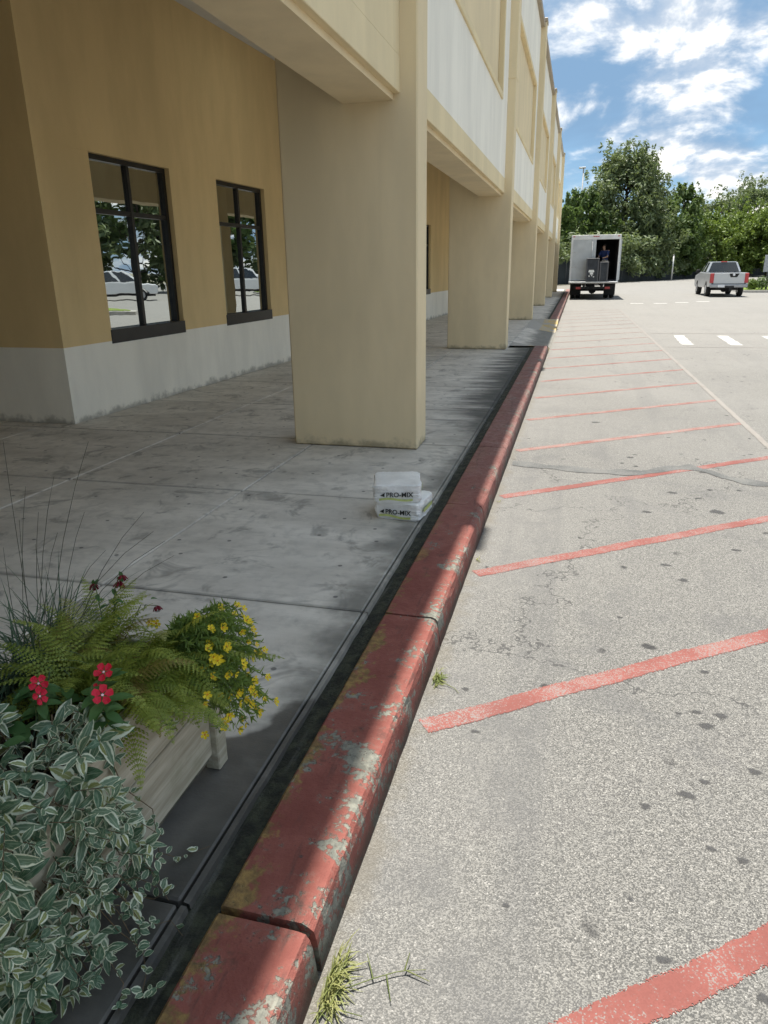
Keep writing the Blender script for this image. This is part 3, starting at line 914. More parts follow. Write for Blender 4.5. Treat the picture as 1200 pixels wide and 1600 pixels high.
# ---- variegated trailing plant
vplant = empty('variegated_trailing_plant', (-1.22, 0.95, SOIL))
tag(vplant, 'variegated trailing plant with cream-edged grey-green leaves spilling over the planter', 'plant')
VL = [leaf_mesh('leaf', 0.058, 0.025, 'variegated_leaf', f_, d_, 5, twist=tw) for f_, d_, tw in ((0.35, 0.2, 0.1), (0.2, 0.45, -0.25), (0.5, 0.3, 0.3), (0.28, 0.7, 0.0), (0.15, 0.05, -0.15))]
VL += [leaf_mesh('leaf', 0.052, 0.031, 'variegated_leaf', .25, .9, 5, twist=.5), leaf_mesh('leaf', 0.062, 0.019, 'variegated_leaf', .6, .5, 5, twist=-.4), leaf_mesh('leaf', 0.040, 0.022, 'variegated_leaf', .45, 1.2, 5, twist=.2)]
tips = []
for i in range(26):      # brim of the box
    tips.append((Vector((rnd.uniform(-1.08, -0.96), rnd.uniform(0.85, 1.24), rnd.uniform(0.55, 0.68))), Vector((rnd.uniform(.2, .9), rnd.uniform(-.9, .1), rnd.uniform(0.1, .9)))))
for i in range(44):      # top of the mound
    tips.append((Vector((rnd.uniform(-1.26, -1.01), rnd.uniform(0.80, 1.20), rnd.uniform(0.60, 0.70))), Vector((rnd.uniform(-.1, .9), rnd.uniform(-.9, .2), rnd.uniform(0.4, 1.1)))))
for i in range(52):      # over the road side
    y = rnd.uniform(0.74, 1.17); z = rnd.uniform(0.34, 0.64)
    tips.append((Vector((PX1 + rnd.uniform(0.03, 0.13), y, z)), Vector((rnd.uniform(.4, 1), rnd.uniform(-.7, .2), rnd.uniform(-.4, .7)))))
for i in range(36):      # low skirt at the near road-side corner, down to the pavement
    y = rnd.uniform(0.66, 1.06)
    tips.append((Vector((PX1 + rnd.uniform(0.02, 0.13), y, rnd.uniform(0.18, 0.40))), Vector((rnd.uniform(.3, 1), rnd.uniform(-.7, .4), rnd.uniform(-.2, .8)))))
for i in range(10):      # near end
    tips.append((Vector((rnd.uniform(-1.3, -1.0), PY0 - rnd.uniform(0.02, 0.10), rnd.uniform(0.2, 0.68))), Vector((rnd.uniform(-.4, .5), -1, rnd.uniform(-.2, .8)))))
leaves = []
stem_bm = bmesh.new()
for (p, d) in tips:
    d = d.normalized(); big_ = rnd.choice((rnd.uniform(0.5, 0.8), rnd.uniform(0.75, 1.1), rnd.uniform(1.0, 1.35)))
    L = rnd.uniform(0.07, 0.12)
    base = p - d * L + Vector((0, 0, 0.0))
    root_ = Vector((min(max(p.x, PX0 + .08), PX1 - .05) * 0.9 + -1.22 * 0.1, min(max(p.y, PY0 + .06), 1.3), max(SOIL, min(base.z, 0.66))))
    mid = (root_ + base) / 2 + Vector((0, 0, 0.05))
    tube(stem_bm, [root_, mid, base, p], 0.0016, 0.001, 4)
    a0 = d.orthogonal().normalized(); a0 = Matrix.Rotation(rnd.uniform(0, 6.28), 3, d) @ a0
    nn = 5
    for k in range(nn):
        f = k / (nn - 1)
        q = base + (p - base) * (0.15 + 0.85 * f)
        ang = R(78 - 46 * f) + rnd.uniform(-.15, .15)
        for sgn in (1, -1):
            r_ = (Matrix.Rotation(math.pi / 2 * (k % 2) + 0.4 * f, 3, d) @ a0) * sgn
            ld = d * math.cos(ang) + r_ * math.sin(ang) + Vector((0, 0, -0.22)) + rv(0.10)
            s = big_ * (1.0 - 0.45 * f ** 1.5) * rnd.uniform(0.82, 1.15)
            up_ = d + Vector((0, 0, 0.5)) + rv(0.18)
            leaves.append((q, ld, up_, s))
leaves = [l for l in leaves if l[0].z + min(0, l[1].normalized().z) * 0.06 * l[3] > 0.15]
CAMP = Vector((0, 0, CAM_H))
# of all the leaves the 300 that show largest (outermost ones) are leaves of their own
leaves.sort(key=lambda l: (l[0] - CAMP).length - 0.0)
rest = bmesh.new()
for i, (q, ld, up_, s) in enumerate(leaves):
    me = VL[i % len(VL)]
    if i % 3 != 2 and sum(1 for _ in vplant.children) < 299:
        place(me, 'leaf', vplant, q, ld, up_, s)
    else:
        add_mesh(rest, me, q, ld, up_, s)
o = build('leaf_mass', rest, 'variegated_leaf', vplant, True); o['kind'] = 'stuff'
build('stems', stem_bm, 'vine_stem', vplant)['kind'] = 'stuff'
# small-leaved runners that trail over the planter and the wet pavement
small = leaf_mesh('small_leaf', 0.022, 0.014, 'variegated_leaf', 0.2, 0.1, 4)
run_bm = bmesh.new(); lf_bm = bmesh.new()
runners = [[(-1.02, 1.22, .6), (-1.0, 1.24, .45), (-.985, 1.32, .32), (-.97, 1.30, .2), (-.94, 1.34, .15), (-.88, 1.40, .148)],
           [(-1.02, 1.12, .55), (-.985, 1.16, .4), (-.975, 1.26, .37), (-.98, 1.20, .26), (-.97, 1.14, .22)],
           [(-1.0, 1.05, .5), (-.93, 1.08, .3), (-.90, 1.12, .16), (-.86, 1.16, .148), (-.81, 1.13, .145)],
           [(-1.0, 1.0, .45), (-.92, 1.05, .22), (-.88, 1.07, .155), (-.84, 1.02, .148), (-.82, .97, .15), (-.79, 1.0, .15)],
           [(-1.0, .95, .45), (-.91, .98, .25), (-.87, .98, .16), (-.85, .93, .15)],
           [(-1.02, 1.35, .6), (-.99, 1.38, .52), (-.985, 1.44, .50), (-.98, 1.47, .46)],
           [(-1.0, 1.1, .42), (-.95, 1.13, .24), (-.93, 1.2, .155), (-.90, 1.26, .148)]]
for rn in runners:
    tube(run_bm, rn, 0.0013, 0.0009, 4)
    for k in range(len(rn) - 1):
        a, b = Vector(rn[k]), Vector(rn[k + 1])
        for h in range(5):
            q = a.lerp(b, rnd.random())
            if q.z < 0.15 and rnd.random() < 0.45:
                continue
            add_mesh(lf_bm, small, q + Vector((0, 0, 0.004)), Vector((rnd.uniform(-1, 1), rnd.uniform(-1, 1), rnd.uniform(0, .4))), Vector((0.2, -.2, 1)) + rv(.25), rnd.uniform(0.7, 1.3))
for i in range(22):
    y = rnd.uniform(.86, 1.2); b0 = Vector((-1.0, y, rnd.uniform(.25, .45)))
    tp = b0 + Vector((rnd.uniform(.05, .13), rnd.uniform(-.04, .08), -rnd.uniform(.02, .2))); tp.z = max(tp.z, .16)
    md = b0.lerp(tp, .5) + Vector((.02, 0, .03)); tube(run_bm, [b0, md, tp], 0.0012, 0.0008, 4)
    for h in range(7):
        f = rnd.uniform(.25, 1); q = b0.lerp(md, f * 2) if f < .5 else md.lerp(tp, f * 2 - 1)
        add_mesh(lf_bm, small, q, rv() + Vector((.3, 0, 0)), Vector((0.3, -.3, 1)) + rv(.4), rnd.uniform(0.8, 1.7))
build('runner', run_bm, 'vine_stem', vplant)['kind'] = 'stuff'
o = build('runner_leaves', lf_bm, 'variegated_leaf', vplant, True); o['kind'] = 'stuff'


# ---- fern
def frond_mesh(L, W, mat, bend, npin=15, seed=0):
    r_ = random.Random(seed)
    bm = bmesh.new(); pts = []
    for i in range(npin + 3):
        v = i / (npin + 2); a = bend * v
        pts.append(Vector((0, L * (math.sin(a) / bend if bend else v), L * ((math.cos(a) - 1) / bend if bend else 0))))
    tube(bm, pts, 0.0018, 0.0006, 4)
    for i in range(1, npin + 3):
        v = i / (npin + 2)
        env = (min(1, v / 0.22) ** 0.8) * (1 - v) ** 0.75 * 1.35
        pl = max(0.004, W * env) * r_.uniform(0.88, 1.08)
        d = (pts[min(i + 1, npin + 2)] - pts[i - 1]).normalized(); nrm = Vector((1, 0, 0)).cross(d)
        for sg in (-1, 1):
            pd = (Vector((sg, 0, 0)) * 0.88 + d * 0.45 + nrm * r_.uniform(-0.25, 0.05)).normalized()
            side = nrm.cross(pd).normalized()
            nl = 5 if pl > 0.02 else 3
            wv = min(0.011, L / npin * 0.52)
            pa = bm.verts.new(pts[i])
            prev = pa; pu = None
            # toothed pinna: lobes either side of its midrib
            mids = [bm.verts.new(pts[i] + pd * pl * (k + 1) / nl + nrm * (-0.18 * pl * ((k + 1) / nl) ** 2)) for k in range(nl)]
            chain = [pa] + mids
            for k in range(nl):
                wk = wv * (1 - k / nl) ** 0.7
                c = chain[k].co.lerp(chain[k + 1].co, 0.55)
                for s2 in (-1, 1):
                    tipv = bm.verts.new(c + side * s2 * wk + pd * wk * 0.55)
                    bm.faces.new((chain[k], chain[k + 1], tipv) if s2 > 0 else (chain[k + 1], chain[k], tipv))
    return mesh_from(bm, 'frond', mat)


fern = empty('fern', (-1.22, 1.42, SOIL))
tag(fern, 'bushy green fern with arching fronds in the middle of the planter', 'fern')
FM = [frond_mesh(0.30, 0.062, 'fern_leaf', 1.3, 16, 1), frond_mesh(0.27, 0.060, 'fern_leaf', 1.9, 15, 2), frond_mesh(0.33, 0.066, 'fern_leaf', 0.8, 17, 3),
      frond_mesh(0.26, 0.056, 'fern_leaf_old', 1.4, 15, 4), frond_mesh(0.25, 0.056, 'fern_leaf_pale', 1.7, 14, 5)]
crowns = [(-1.20, 1.38), (-1.10, 1.50), (-1.26, 1.55), (-1.06, 1.40), (-1.30, 1.42), (-1.05, 1.58)]
for i in range(175):
    cx_, cy_ = crowns[i % len(crowns)]
    az = rnd.uniform(0, 2 * math.pi) if rnd.random() < 0.55 else rnd.uniform(-0.9, 0.7)
    el = rnd.choice((rnd.uniform(0.0, 0.5), rnd.uniform(0.3, 0.9), rnd.uniform(0.7, 1.45))) if cx_ > -1.19 else rnd.uniform(0.6, 1.5)
    d = Vector((math.cos(az) * math.cos(el), math.sin(az) * math.cos(el), math.sin(el)))
    me = FM[i % 3] if rnd.random() < 0.84 else FM[3 if rnd.random() < .6 else 4]
    zh = Vector((-math.cos(az) * math.sin(el), -math.sin(az) * math.sin(el), math.cos(el))) + rv(.15)
    place(me, 'frond', fern, Vector((cx_ + rnd.uniform(-.035, .035), cy_ + rnd.uniform(-.035, .035), SOIL + rnd.uniform(0, .10))), d, zh, rnd.uniform(0.5, 0.88))

# ---- yellow-flowered bush at the far end
ybush = empty('yellow_flowered_bush', (-1.02, 1.60, SOIL))
tag(ybush, 'fine-leaved green bush dotted with small yellow flowers at the planter end', 'plant')


def flower_mesh(r, npet, mats, cup=0.25, seed=0, notch=False):
    r_ = random.Random(seed); bm = bmesh.new()
    for k in range(npet):
        th = 2 * math.pi * k / npet + r_.uniform(-.06, .06); hw = math.pi / npet * 0.98
        ring = []
        for (rr, a, zz) in ((0.14, 0, 0), (0.6, -hw, cup * 0.5), (0.97, -hw * 0.55, cup), (1.0 if not notch else .92, 0, cup * 0.9), (0.97, hw * 0.55, cup), (0.6, hw, cup * 0.5)):
            ring.append(bm.verts.new((math.cos(th + a) * rr * r, math.sin(th + a) * rr * r, zz * r + r_.uniform(-.04, .04) * r)))
        c = bm.verts.new((math.cos(th) * .6 * r, math.sin(th) * .6 * r, cup * .3 * r - .07 * r))
        for q in range(6):
            bm.faces.new((ring[q], ring[(q + 1) % 6], c))
    c = bm.verts.new((0, 0, 0.13 * r)); rg = [bm.verts.new((math.cos(a * math.pi / 4) * (0.24 if npet == 5 and cup > .3 else .13) * r, math.sin(a * math.pi / 4) * (0.24 if npet == 5 and cup > .3 else .13) * r, 0.05 * r)) for a in range(8)]
    for q in range(8):
        f = bm.faces.new((rg[q], rg[(q + 1) % 8], c)); f.material_index = 1
    return mesh_from(bm, 'flower', mats)


YF = [flower_mesh(0.0122, 5, ['petal_yellow', 'petal_centre'], 0.5, s) for s in (1, 2, 3)]
nb_ = bmesh.new(); sb_ = bmesh.new(); ytips = []
yc = Vector((-0.925, 1.66, 0.56)); yr = Vector((0.165, 0.15, 0.22))
for i in range(190):
    while True:
        q = Vector((rnd.uniform(-1, 1), rnd.uniform(-1, 1), rnd.uniform(-1, 1)))
        if 0.45 < q.length < 1:
            break
    tp = yc + Vector((q.x * yr.x, q.y * yr.y, q.z * yr.z))
    if tp.x < -1.03 and tp.z < 0.62:
        tp.x = -1.03 + rnd.uniform(0, .12); 
    b0 = Vector((rnd.uniform(-1.08, -1.05), rnd.uniform(1.56, 1.64), SOIL))
    md = b0.lerp(tp, 0.5) + Vector((0, 0, 0.07))
    pts = [b0, b0.lerp(md, .5) + Vector((0, 0, .02)), md, md.lerp(tp, .55) + Vector((0, 0, .012)), tp]
    tube(sb_, pts, 0.0013, 0.0007, 3)
    ytips.append((tp, (tp - md).normalized()))
    for h in range(60):
        f = rnd.uniform(0.3, 1.0) * 4; k = min(3, int(f))
        qn = pts[k].lerp(pts[k + 1], f - k)
        d = (rv(1).normalized() + (pts[k + 1] - pts[k]).normalized() * .7).normalized()
        ln = rnd.uniform(0.013, 0.028); sd_ = d.orthogonal().normalized() * 0.0022
        a = nb_.verts.new(qn + sd_); b = nb_.verts.new(qn - sd_); c_ = nb_.verts.new(qn + d * ln * .6 + sd_ * 1.2); e_ = nb_.verts.new(qn + d * ln)
        nb_.faces.new((a, b, c_)); nb_.faces.new((b, e_, c_))
o = build('needle_foliage', nb_, 'needle_leaf', ybush); o['kind'] = 'stuff'
build('stems', sb_, 'green_stem', ybush)['kind'] = 'stuff'
fl_targets = [tp for tp in ytips if tp[0].x > -0.99]
rnd.shuffle(fl_targets)
fl_targets.sort(key=lambda q: -(q[0].x + 0.5 * q[0].z + rnd.uniform(-.22, .22)))
for i, (tp, d) in enumerate(fl_targets[:84]):
    dd = (d * .5 + (CAMP - tp).normalized() * rnd.uniform(.3, .9) + Vector((.3, 0, .3)) + rv(.25)).normalized()
    pp = place(YF[i % 3], 'flower', ybush, tp + dd * 0.004, dd.orthogonal(), dd, rnd.uniform(0.8, 1.2))
for (u, v, Yd) in ((216, 1152, 1.38), (212, 1163, 1.36), (244, 974, 1.66), (233, 972, 1.66), (334, 1027, 1.52), (340, 1032, 1.52), (324, 1085, 1.46), (351, 1128, 1.55), (350, 1136, 1.55), (320, 1148, 1.5)):
    tp = at(u, v, Yd); dd = ((CAMP - tp).normalized() + rv(.25)).normalized()
    place(YF[i % 3], 'flower', ybush, tp, dd.orthogonal(), dd, rnd.uniform(.95, 1.2))

# ---- red periwinkle
vin = empty('red_periwinkle', (-1.15, 1.20, SOIL))
tag(vin, 'red periwinkle with bright pink-red blooms and glossy leaves above the variegated leaves', 'plant')
VM = [leaf_mesh('leaf', 0.07, 0.032, 'vinca_leaf', .2, .35, 5, twist=.1), leaf_mesh('leaf', 0.06, 0.03, 'vinca_leaf', .3, .6, 5)]
RF = [flower_mesh(0.024, 5, ['petal_red', 'petal_eye'], 0.16, s) for s in (5, 6)]
sb_ = bmesh.new()
for (u, v, Yd) in ((60, 1068, 1.24), (62, 1088, 1.21), (162, 1050, 1.24), (160, 1086, 1.19), (152, 1076, 1.22)):
    tp = at(u, v, Yd); dd = ((CAMP - tp).normalized() * .8 + Vector((.1, -.1, .35)) + rv(.14)).normalized()
    place(RF[0 if u < 100 else 1], 'flower', vin, tp, dd.orthogonal() + rv(.3), dd, rnd.uniform(.9, 1.1) if u != 152 else .55)
    b0 = Vector((tp.x * .5 - .6, 1.2, SOIL)); tube(sb_, [b0, b0.lerp(tp, .6) + Vector((0, 0, .03)), tp - dd * .004], 0.002, 0.0014, 4)
    for k in range(9):
        a = rnd.uniform(0, 6.28); ld = Vector((math.cos(a), math.sin(a), rnd.uniform(-.2, .25)))
        place(VM[k % 2], 'leaf', vin, tp - Vector((0, 0, .015 + .028 * (k // 3))) - dd * .012, ld, Vector((0, -.2, 1)), rnd.uniform(.7, 1.05))
for k in range(26):
    q = Vector((rnd.uniform(-1.30, -1.06), rnd.uniform(1.13, 1.3), rnd.uniform(.60, .68))); a = rnd.uniform(0, 6.28)
    place(VM[k % 2], 'leaf', vin, q, Vector((math.cos(a), math.sin(a), .15)), Vector((0, -.25, 1)) + rv(.15), rnd.uniform(.7, 1.1))
build('stems', sb_, 'green_stem', vin)['kind'] = 'stuff'

# ---- sedge with long seed stems
sed = empty('sedge_grass', (-1.40, 1.46, SOIL))
tag(sed, 'dark blue-green sedge grass with long thin stalks at the left of the planter', 'grass')
gb = bmesh.new(); tb = bmesh.new()
for i in range(330):
    b0 = Vector((rnd.gauss(-1.40, .045), rnd.gauss(1.46, .07), SOIL)); az = rnd.uniform(0, 6.28)
    L = rnd.uniform(.20, .42); el = rnd.uniform(0.5, 1.45); wd = rnd.uniform(.0018, .0032)
    d = Vector((math.cos(az), math.sin(az), 0)); sd_ = Vector((-d.y, d.x, 0)) * wd
    pr = None; bend = rnd.uniform(.7, 1.7); p_ = b0.copy(); n = 6
    for k in range(n + 1):
        e2 = el - bend * k / n
        w_ = sd_ * (1 - (k / n) ** 2)
        cur = (gb.verts.new(p_ + w_), gb.verts.new(p_ - w_))
        if pr:
            gb.faces.new((pr[0], pr[1], cur[1], cur[0]))
        pr = cur
        p_ = p_ + (d * math.cos(e2) + Vector((0, 0, 1)) * math.sin(e2)) * L / n
o = build('blades', gb, 'carex_blade', sed); o['kind'] = 'stuff'
for (u, v, Yd, bu) in ((5, 855, 1.65, 20), (30, 812, 1.6, 30), (40, 760, 1.6, 60), (60, 800, 1.58, 72), (84, 745, 1.62, 80), (132, 800, 1.7, 108), (90, 832, 1.6, 78), (55, 850, 1.7, 0), (225, 800, 1.75, 130), (240, 830, 1.75, 125), (258, 845, 1.75, 170), (272, 868, 1.8, 175), (165, 860, 1.75, 130), (138, 690, 1.6, 95), (5, 690, 1.6, 40), (20, 925, 1.5, 40)):
    tp = at(u, v, Yd); b0 = Vector((-1.40 + rnd.uniform(-.03, .05), 1.46 + rnd.uniform(-.05, .05), SOIL))
    md = b0.lerp(tp, .55) + Vector((0, 0, .05))
    tube(tb, [b0, md, md.lerp(tp, .5) + Vector((0, 0, .012)), tp], 0.0013, 0.0006, 3)
build('stalks', tb, 'seed_stem', sed)['kind'] = 'stuff'

# ---- dark red fuchsia peeping over the fern
fu = empty('dark_red_fuchsia', (-1.28, 1.62, SOIL))
tag(fu, 'thin stalks with drooping dark red blossoms rising behind the fern', 'plant')
FF = flower_mesh(0.017, 6, ['petal_dark', 'petal_dark'], 1.1, 9); sb_ = bmesh.new()
for (u, v, Yd) in ((190, 898, 1.66), (187, 908, 1.66), (245, 946, 1.66), (146, 912, 1.62)):
    tp = at(u, v, Yd)
    place(FF, 'blossom', fu, tp, Vector((1, .2, .3)) + rv(.3), Vector((.3, -.5, -1)) + rv(.2), rnd.uniform(.7, 1.1))
    b0 = Vector((-1.26, 1.60, SOIL)); tube(sb_, [b0, b0.lerp(tp, .7) + Vector((0, 0, .06)), tp], 0.0016, 0.001, 4)
    for k in range(6):
        q = b0.lerp(tp, .45 + .09 * k) + Vector((0, 0, .04))
        place(VM[1], 'leaf', fu, q, rv(1), Vector((0, -.2, 1)), .45)
build('stems', sb_, 'green_stem', fu)['kind'] = 'stuff'


# ---- weeds at the kerb foot
def weed(loc, n, size, label, runner_pts=None):
    e = empty('grass_weed', loc)
    tag(e, label, 'weed', 'weeds at the kerb foot')
    bm = bmesh.new()
    for i in range(n):
        az = rnd.uniform(-1.9, 1.75); el = rnd.uniform(.1, 1.35); L = size * rnd.uniform(.45, 1.0); bend = rnd.uniform(.3, 1.5); wd = rnd.uniform(.0016, .003)
        d = Vector((math.cos(az), math.sin(az), 0)); s_ = Vector((-d.y, d.x, 0)) * wd; pr = None
        p_ = Vector(loc) + Vector((rnd.uniform(.006, .035), rnd.gauss(0, size * .42), 0.002))
        for k in range(6):
            e2 = el - bend * k / 5; w_ = s_ * (1 - (k / 5) ** 2) + Vector((0, 0, 0))
            p2 = p_.copy(); p2.z = max(p2.z, 0.004)
            cur = (bm.verts.new(p2 + w_), bm.verts.new(p2 - w_))
            if pr:
                bm.faces.new((pr[0], pr[1], cur[1], cur[0]))
            pr = cur; p_ = p_ + (d * math.cos(e2) + Vector((0, 0, math.sin(e2)))) * L / 5
    o = build('blades', bm, 'weed_blade', e); o['kind'] = 'stuff'
    if runner_pts:
        bm = bmesh.new()
        for pts_ in runner_pts:
            tube(bm, pts_, 0.0022, 0.001, 4)
        build('runner', bm, 'weed_blade', e)


weed((-0.485, 1.20, 0), 150, 0.085, 'larger tuft of grass with a runner at the foot of the near red kerb',
     [[(-.47, 1.17, .006), (-.42, 1.20, .012), (-.37, 1.235, .012), (-.32, 1.265, .012), (-.295, 1.275, .012), (-.25, 1.29, .01)], [(-.30, 1.272, .012), (-.295, 1.31, .03)],
      [(-.37, 1.235, .012), (-.40, 1.29, .02)], [(-.34, 1.25, .012), (-.315, 1.19, .012)], [(-.47, 1.13, .006), (-.42, 1.10, .012), (-.40, 1.09, .01)], [(-.47, 1.15, .006), (-.41, 1.14, .012), (-.37, 1.14, .01)], [(-.295, 1.275, .012), (-.235, 1.262, .01)]])
weed((-0.488, 2.60, 0), 60, 0.065, 'smaller green tuft of grass at the red kerb beyond the first stripe',
     [[(-.47, 2.58, .005), (-.42, 2.57, .01), (-.38, 2.55, .006), (-.36, 2.52, .006)]])
for i, (y, n, s) in enumerate(((3.95, 14, .03), (0.55, 40, .07), (5.1, 10, .025))):
    weed((-0.488, y, 0), n, s, ['tiny sprig of grass at the kerb foot before the third stripe', 'tuft of grass at the kerb foot at the bottom edge of the picture', 'tiny sprig of grass at the kerb foot near the fourth stripe'][i])

# ================================================================ BAGS
def text_mesh(txt, size, mat):
    cu = bpy.data.curves.new('lettering', 'FONT'); cu.body = txt; cu.size = size; cu.extrude = 0.0003; cu.offset = size * 0.02
    ob = bpy.data.objects.new('tmp', cu); col.objects.link(ob)
    bpy.context.view_layer.update()
    me = bpy.data.meshes.new_from_object(ob.evaluated_get(bpy.context.evaluated_depsgraph_get()))
    bpy.data.objects.remove(ob); me.materials.clear(); me.materials.append(M(mat))
    return me


def bag(loc, rz, W, D, H, label, tilt=0.0, seed=0):
    r_ = random.Random(seed)
    e = empty('potting_mix_bag', loc, rz); e.rotation_euler = (tilt, 0, rz)
    tag(e, label, 'bag', 'stacked bags of potting mix')
    bm = bmesh.new()
    bmesh.ops.create_cube(bm, size=1.0)
    bmesh.ops.subdivide_edges(bm, edges=bm.edges, cuts=15, use_grid_fill=True)
    from mathutils import noise as mn
    for q in bm.verts:
        x, y, z = q.co * 2
        # pillow: soft bulging faces, pinched corners
        k = 1 - 0.05 * (abs(x) ** 14 * abs(y) ** 14) - 0.03 * (abs(x) ** 14 * abs(z) ** 14) - 0.03 * (abs(y) ** 14 * abs(z) ** 14)
        bul = 1 + 0.07 * (1 - x * x) * (1 - y * y)
        nz = mn.noise(Vector((x * 1.7 + seed, y * 1.7, z * 1.7))) * 0.05 + abs(mn.noise(Vector((x * 4 + seed, y * 4 + z * 3, z * 5)))) * 0.06 - 0.015
        if z < -0.98:
            nz = 0; bul = 1
        q.co = Vector((x * W / 2 * k * (1 + nz), y * D / 2 * k * (1 + nz), H / 2 + z * H / 2 * bul * (1 - 0.06 * (abs(x) ** 5)) * (1 + nz)))
    b = build('sack', bm, 'bag_white', e, True, loc=(0, 0, 0))
    b.data.set_sharp_from_angle(angle=R(24))
    y = -D / 2 * 1.05 - 0.004
    tm = text_mesh('PRO-MIX', 0.042, 'bag_ink')
    o = new_obj('lettering', tm, e); o.location = (-W * 0.235, y, H * 0.36); o.rotation_euler = (R(90), 0, 0)
    bm = bmesh.new()
    v_ = [bm.verts.new(c) for c in ((-W * .36, y, H * .45), (-W * .26, y, H * .60), (-W * .27, y, H * .36))]
    bm.faces.new(v_[::-1]); build('arrow_mark', bm, 'bag_ink', e, loc=(0, 0, 0))
    bm = bmesh.new()
    for k in range(12):
        f0 = -0.38 + 0.7 * k / 12; f1 = -0.38 + 0.7 * (k + 1) / 12
        c0 = H * (.16 + .05 * math.sin(k * .5)); c1 = H * (.16 + .05 * math.sin((k + 1) * .5))
        v_ = [bm.verts.new(c) for c in ((W * f0, y, c0), (W * f1, y, c1), (W * f1, y, c1 + .014), (W * f0, y, c0 + .014))]
        bm.faces.new(v_)
    build('green_band', bm, 'bag_green', e, loc=(0, 0, 0))
    bm = bmesh.new()
    xs = W / 2 * 1.045 + 0.005
    for k in range(8):
        y0 = -D * .3 + D * .6 * k / 8; y1 = y0 + D * .6 / 8
        v_ = [bm.verts.new(c) for c in ((xs, y0, H * .40), (xs, y1, H * .40), (xs, y1, H * .62), (xs, y0, H * .62))]
        bm.faces.new(v_)
    build('side_print', bm, 'bag_green', e, loc=(0, 0, 0))
    return e


bag((-1.0, 4.31, ZB), R(-5), 0.30, 0.31, 0.115, 'white printed bag of potting mix lying on the pavement, under another', 0, 3)
bag((-1.04, 4.30, ZB + 0.116), R(13), 0.30, 0.31, 0.118, 'white printed bag of potting mix on top of the stack', R(0), 8)

# ================================================================ VEHICLES
def wheel(parent, x, y, r, wd, name='wheel'):
    wh = build(name, bmesh.new(), 'underbody', parent, loc=(x, y, r))
    bm = bmesh.new(); cyl(bm, (-wd / 2, 0, 0), (wd / 2, 0, 0), r, r, 20)
    bmesh.ops.bevel(bm, geom=[e for e in bm.edges if len(e.link_faces) == 2 and any(len(f.verts) > 4 for f in e.link_faces)], offset=r * .1, segments=1, affect='EDGES')
    me = mesh_from(bm, 'tyre', 'black_rubber'); new_obj('tyre', me, wh)
    bm = bmesh.new(); cyl(bm, (-wd / 2 - .004, 0, 0), (wd / 2 + .004, 0, 0), r * .6, r * .6, 14)
    cyl(bm, (-wd / 2 - .02, 0, 0), (wd / 2 + .02, 0, 0), r * .2, r * .2, 8)
    new_obj('rim', mesh_from(bm, 'rim', 'wheel_rim'), wh)
    return wh


def arch(cy_, r, z0, n=8):
    """points of a wheel arch, front to back order by rising y"""
    a0 = math.asin(max(-1, min(1, (z0 - 0.36) / r)))
    return [(cy_ - r * math.cos(a0 + (math.pi - 2 * a0) * k / n), 0.36 + r * math.sin(a0 + (math.pi - 2 * a0) * k / n)) for k in range(n + 1)]


def frustum(bm, base, top, z0, z1, mi=0, bev=0.0):
    """base/top: (x0,x1,y0,y1)"""
    def ring(q, z):
        return [bm.verts.new(c) for c in ((q[0], q[2], z), (q[1], q[2], z), (q[1], q[3], z), (q[0], q[3], z))]
    A = ring(base, z0); B = ring(top, z1)
    fs = [bm.faces.new(A[::-1]), bm.faces.new(B)] + [bm.faces.new((A[i], A[(i + 1) % 4], B[(i + 1) % 4], B[i])) for i in range(4)]
    for f in fs:
        f.material_index = mi
    if bev:
        bmesh.ops.bevel(bm, geom=list({e for f in fs[1:] for e in f.edges}), offset=bev, segments=2, affect='EDGES')


def quad_panel(pts, inset, out):
    """a glass panel a little proud of the quad pts"""
    P = [Vector(q) for q in pts]; c = sum(P, Vector()) / 4
    n = (P[1] - P[0]).cross(P[3] - P[0]).normalized()
    Q = [q.lerp(c, inset) for q in P]
    bm = bmesh.new(); A = [bm.verts.new(q + n * out) for q in Q]; B = [bm.verts.new(q - n * 0.01) for q in Q]
    bm.faces.new(A); bm.faces.new(B[::-1])
    for i in range(4):
        bm.faces.new((B[i], B[(i + 1) % 4], A[(i + 1) % 4], A[i]))
    return bm


def L0(name, bm, mat, parent, smooth=False):
    return build(name, bm, mat, parent, smooth, loc=(0, 0, 0))


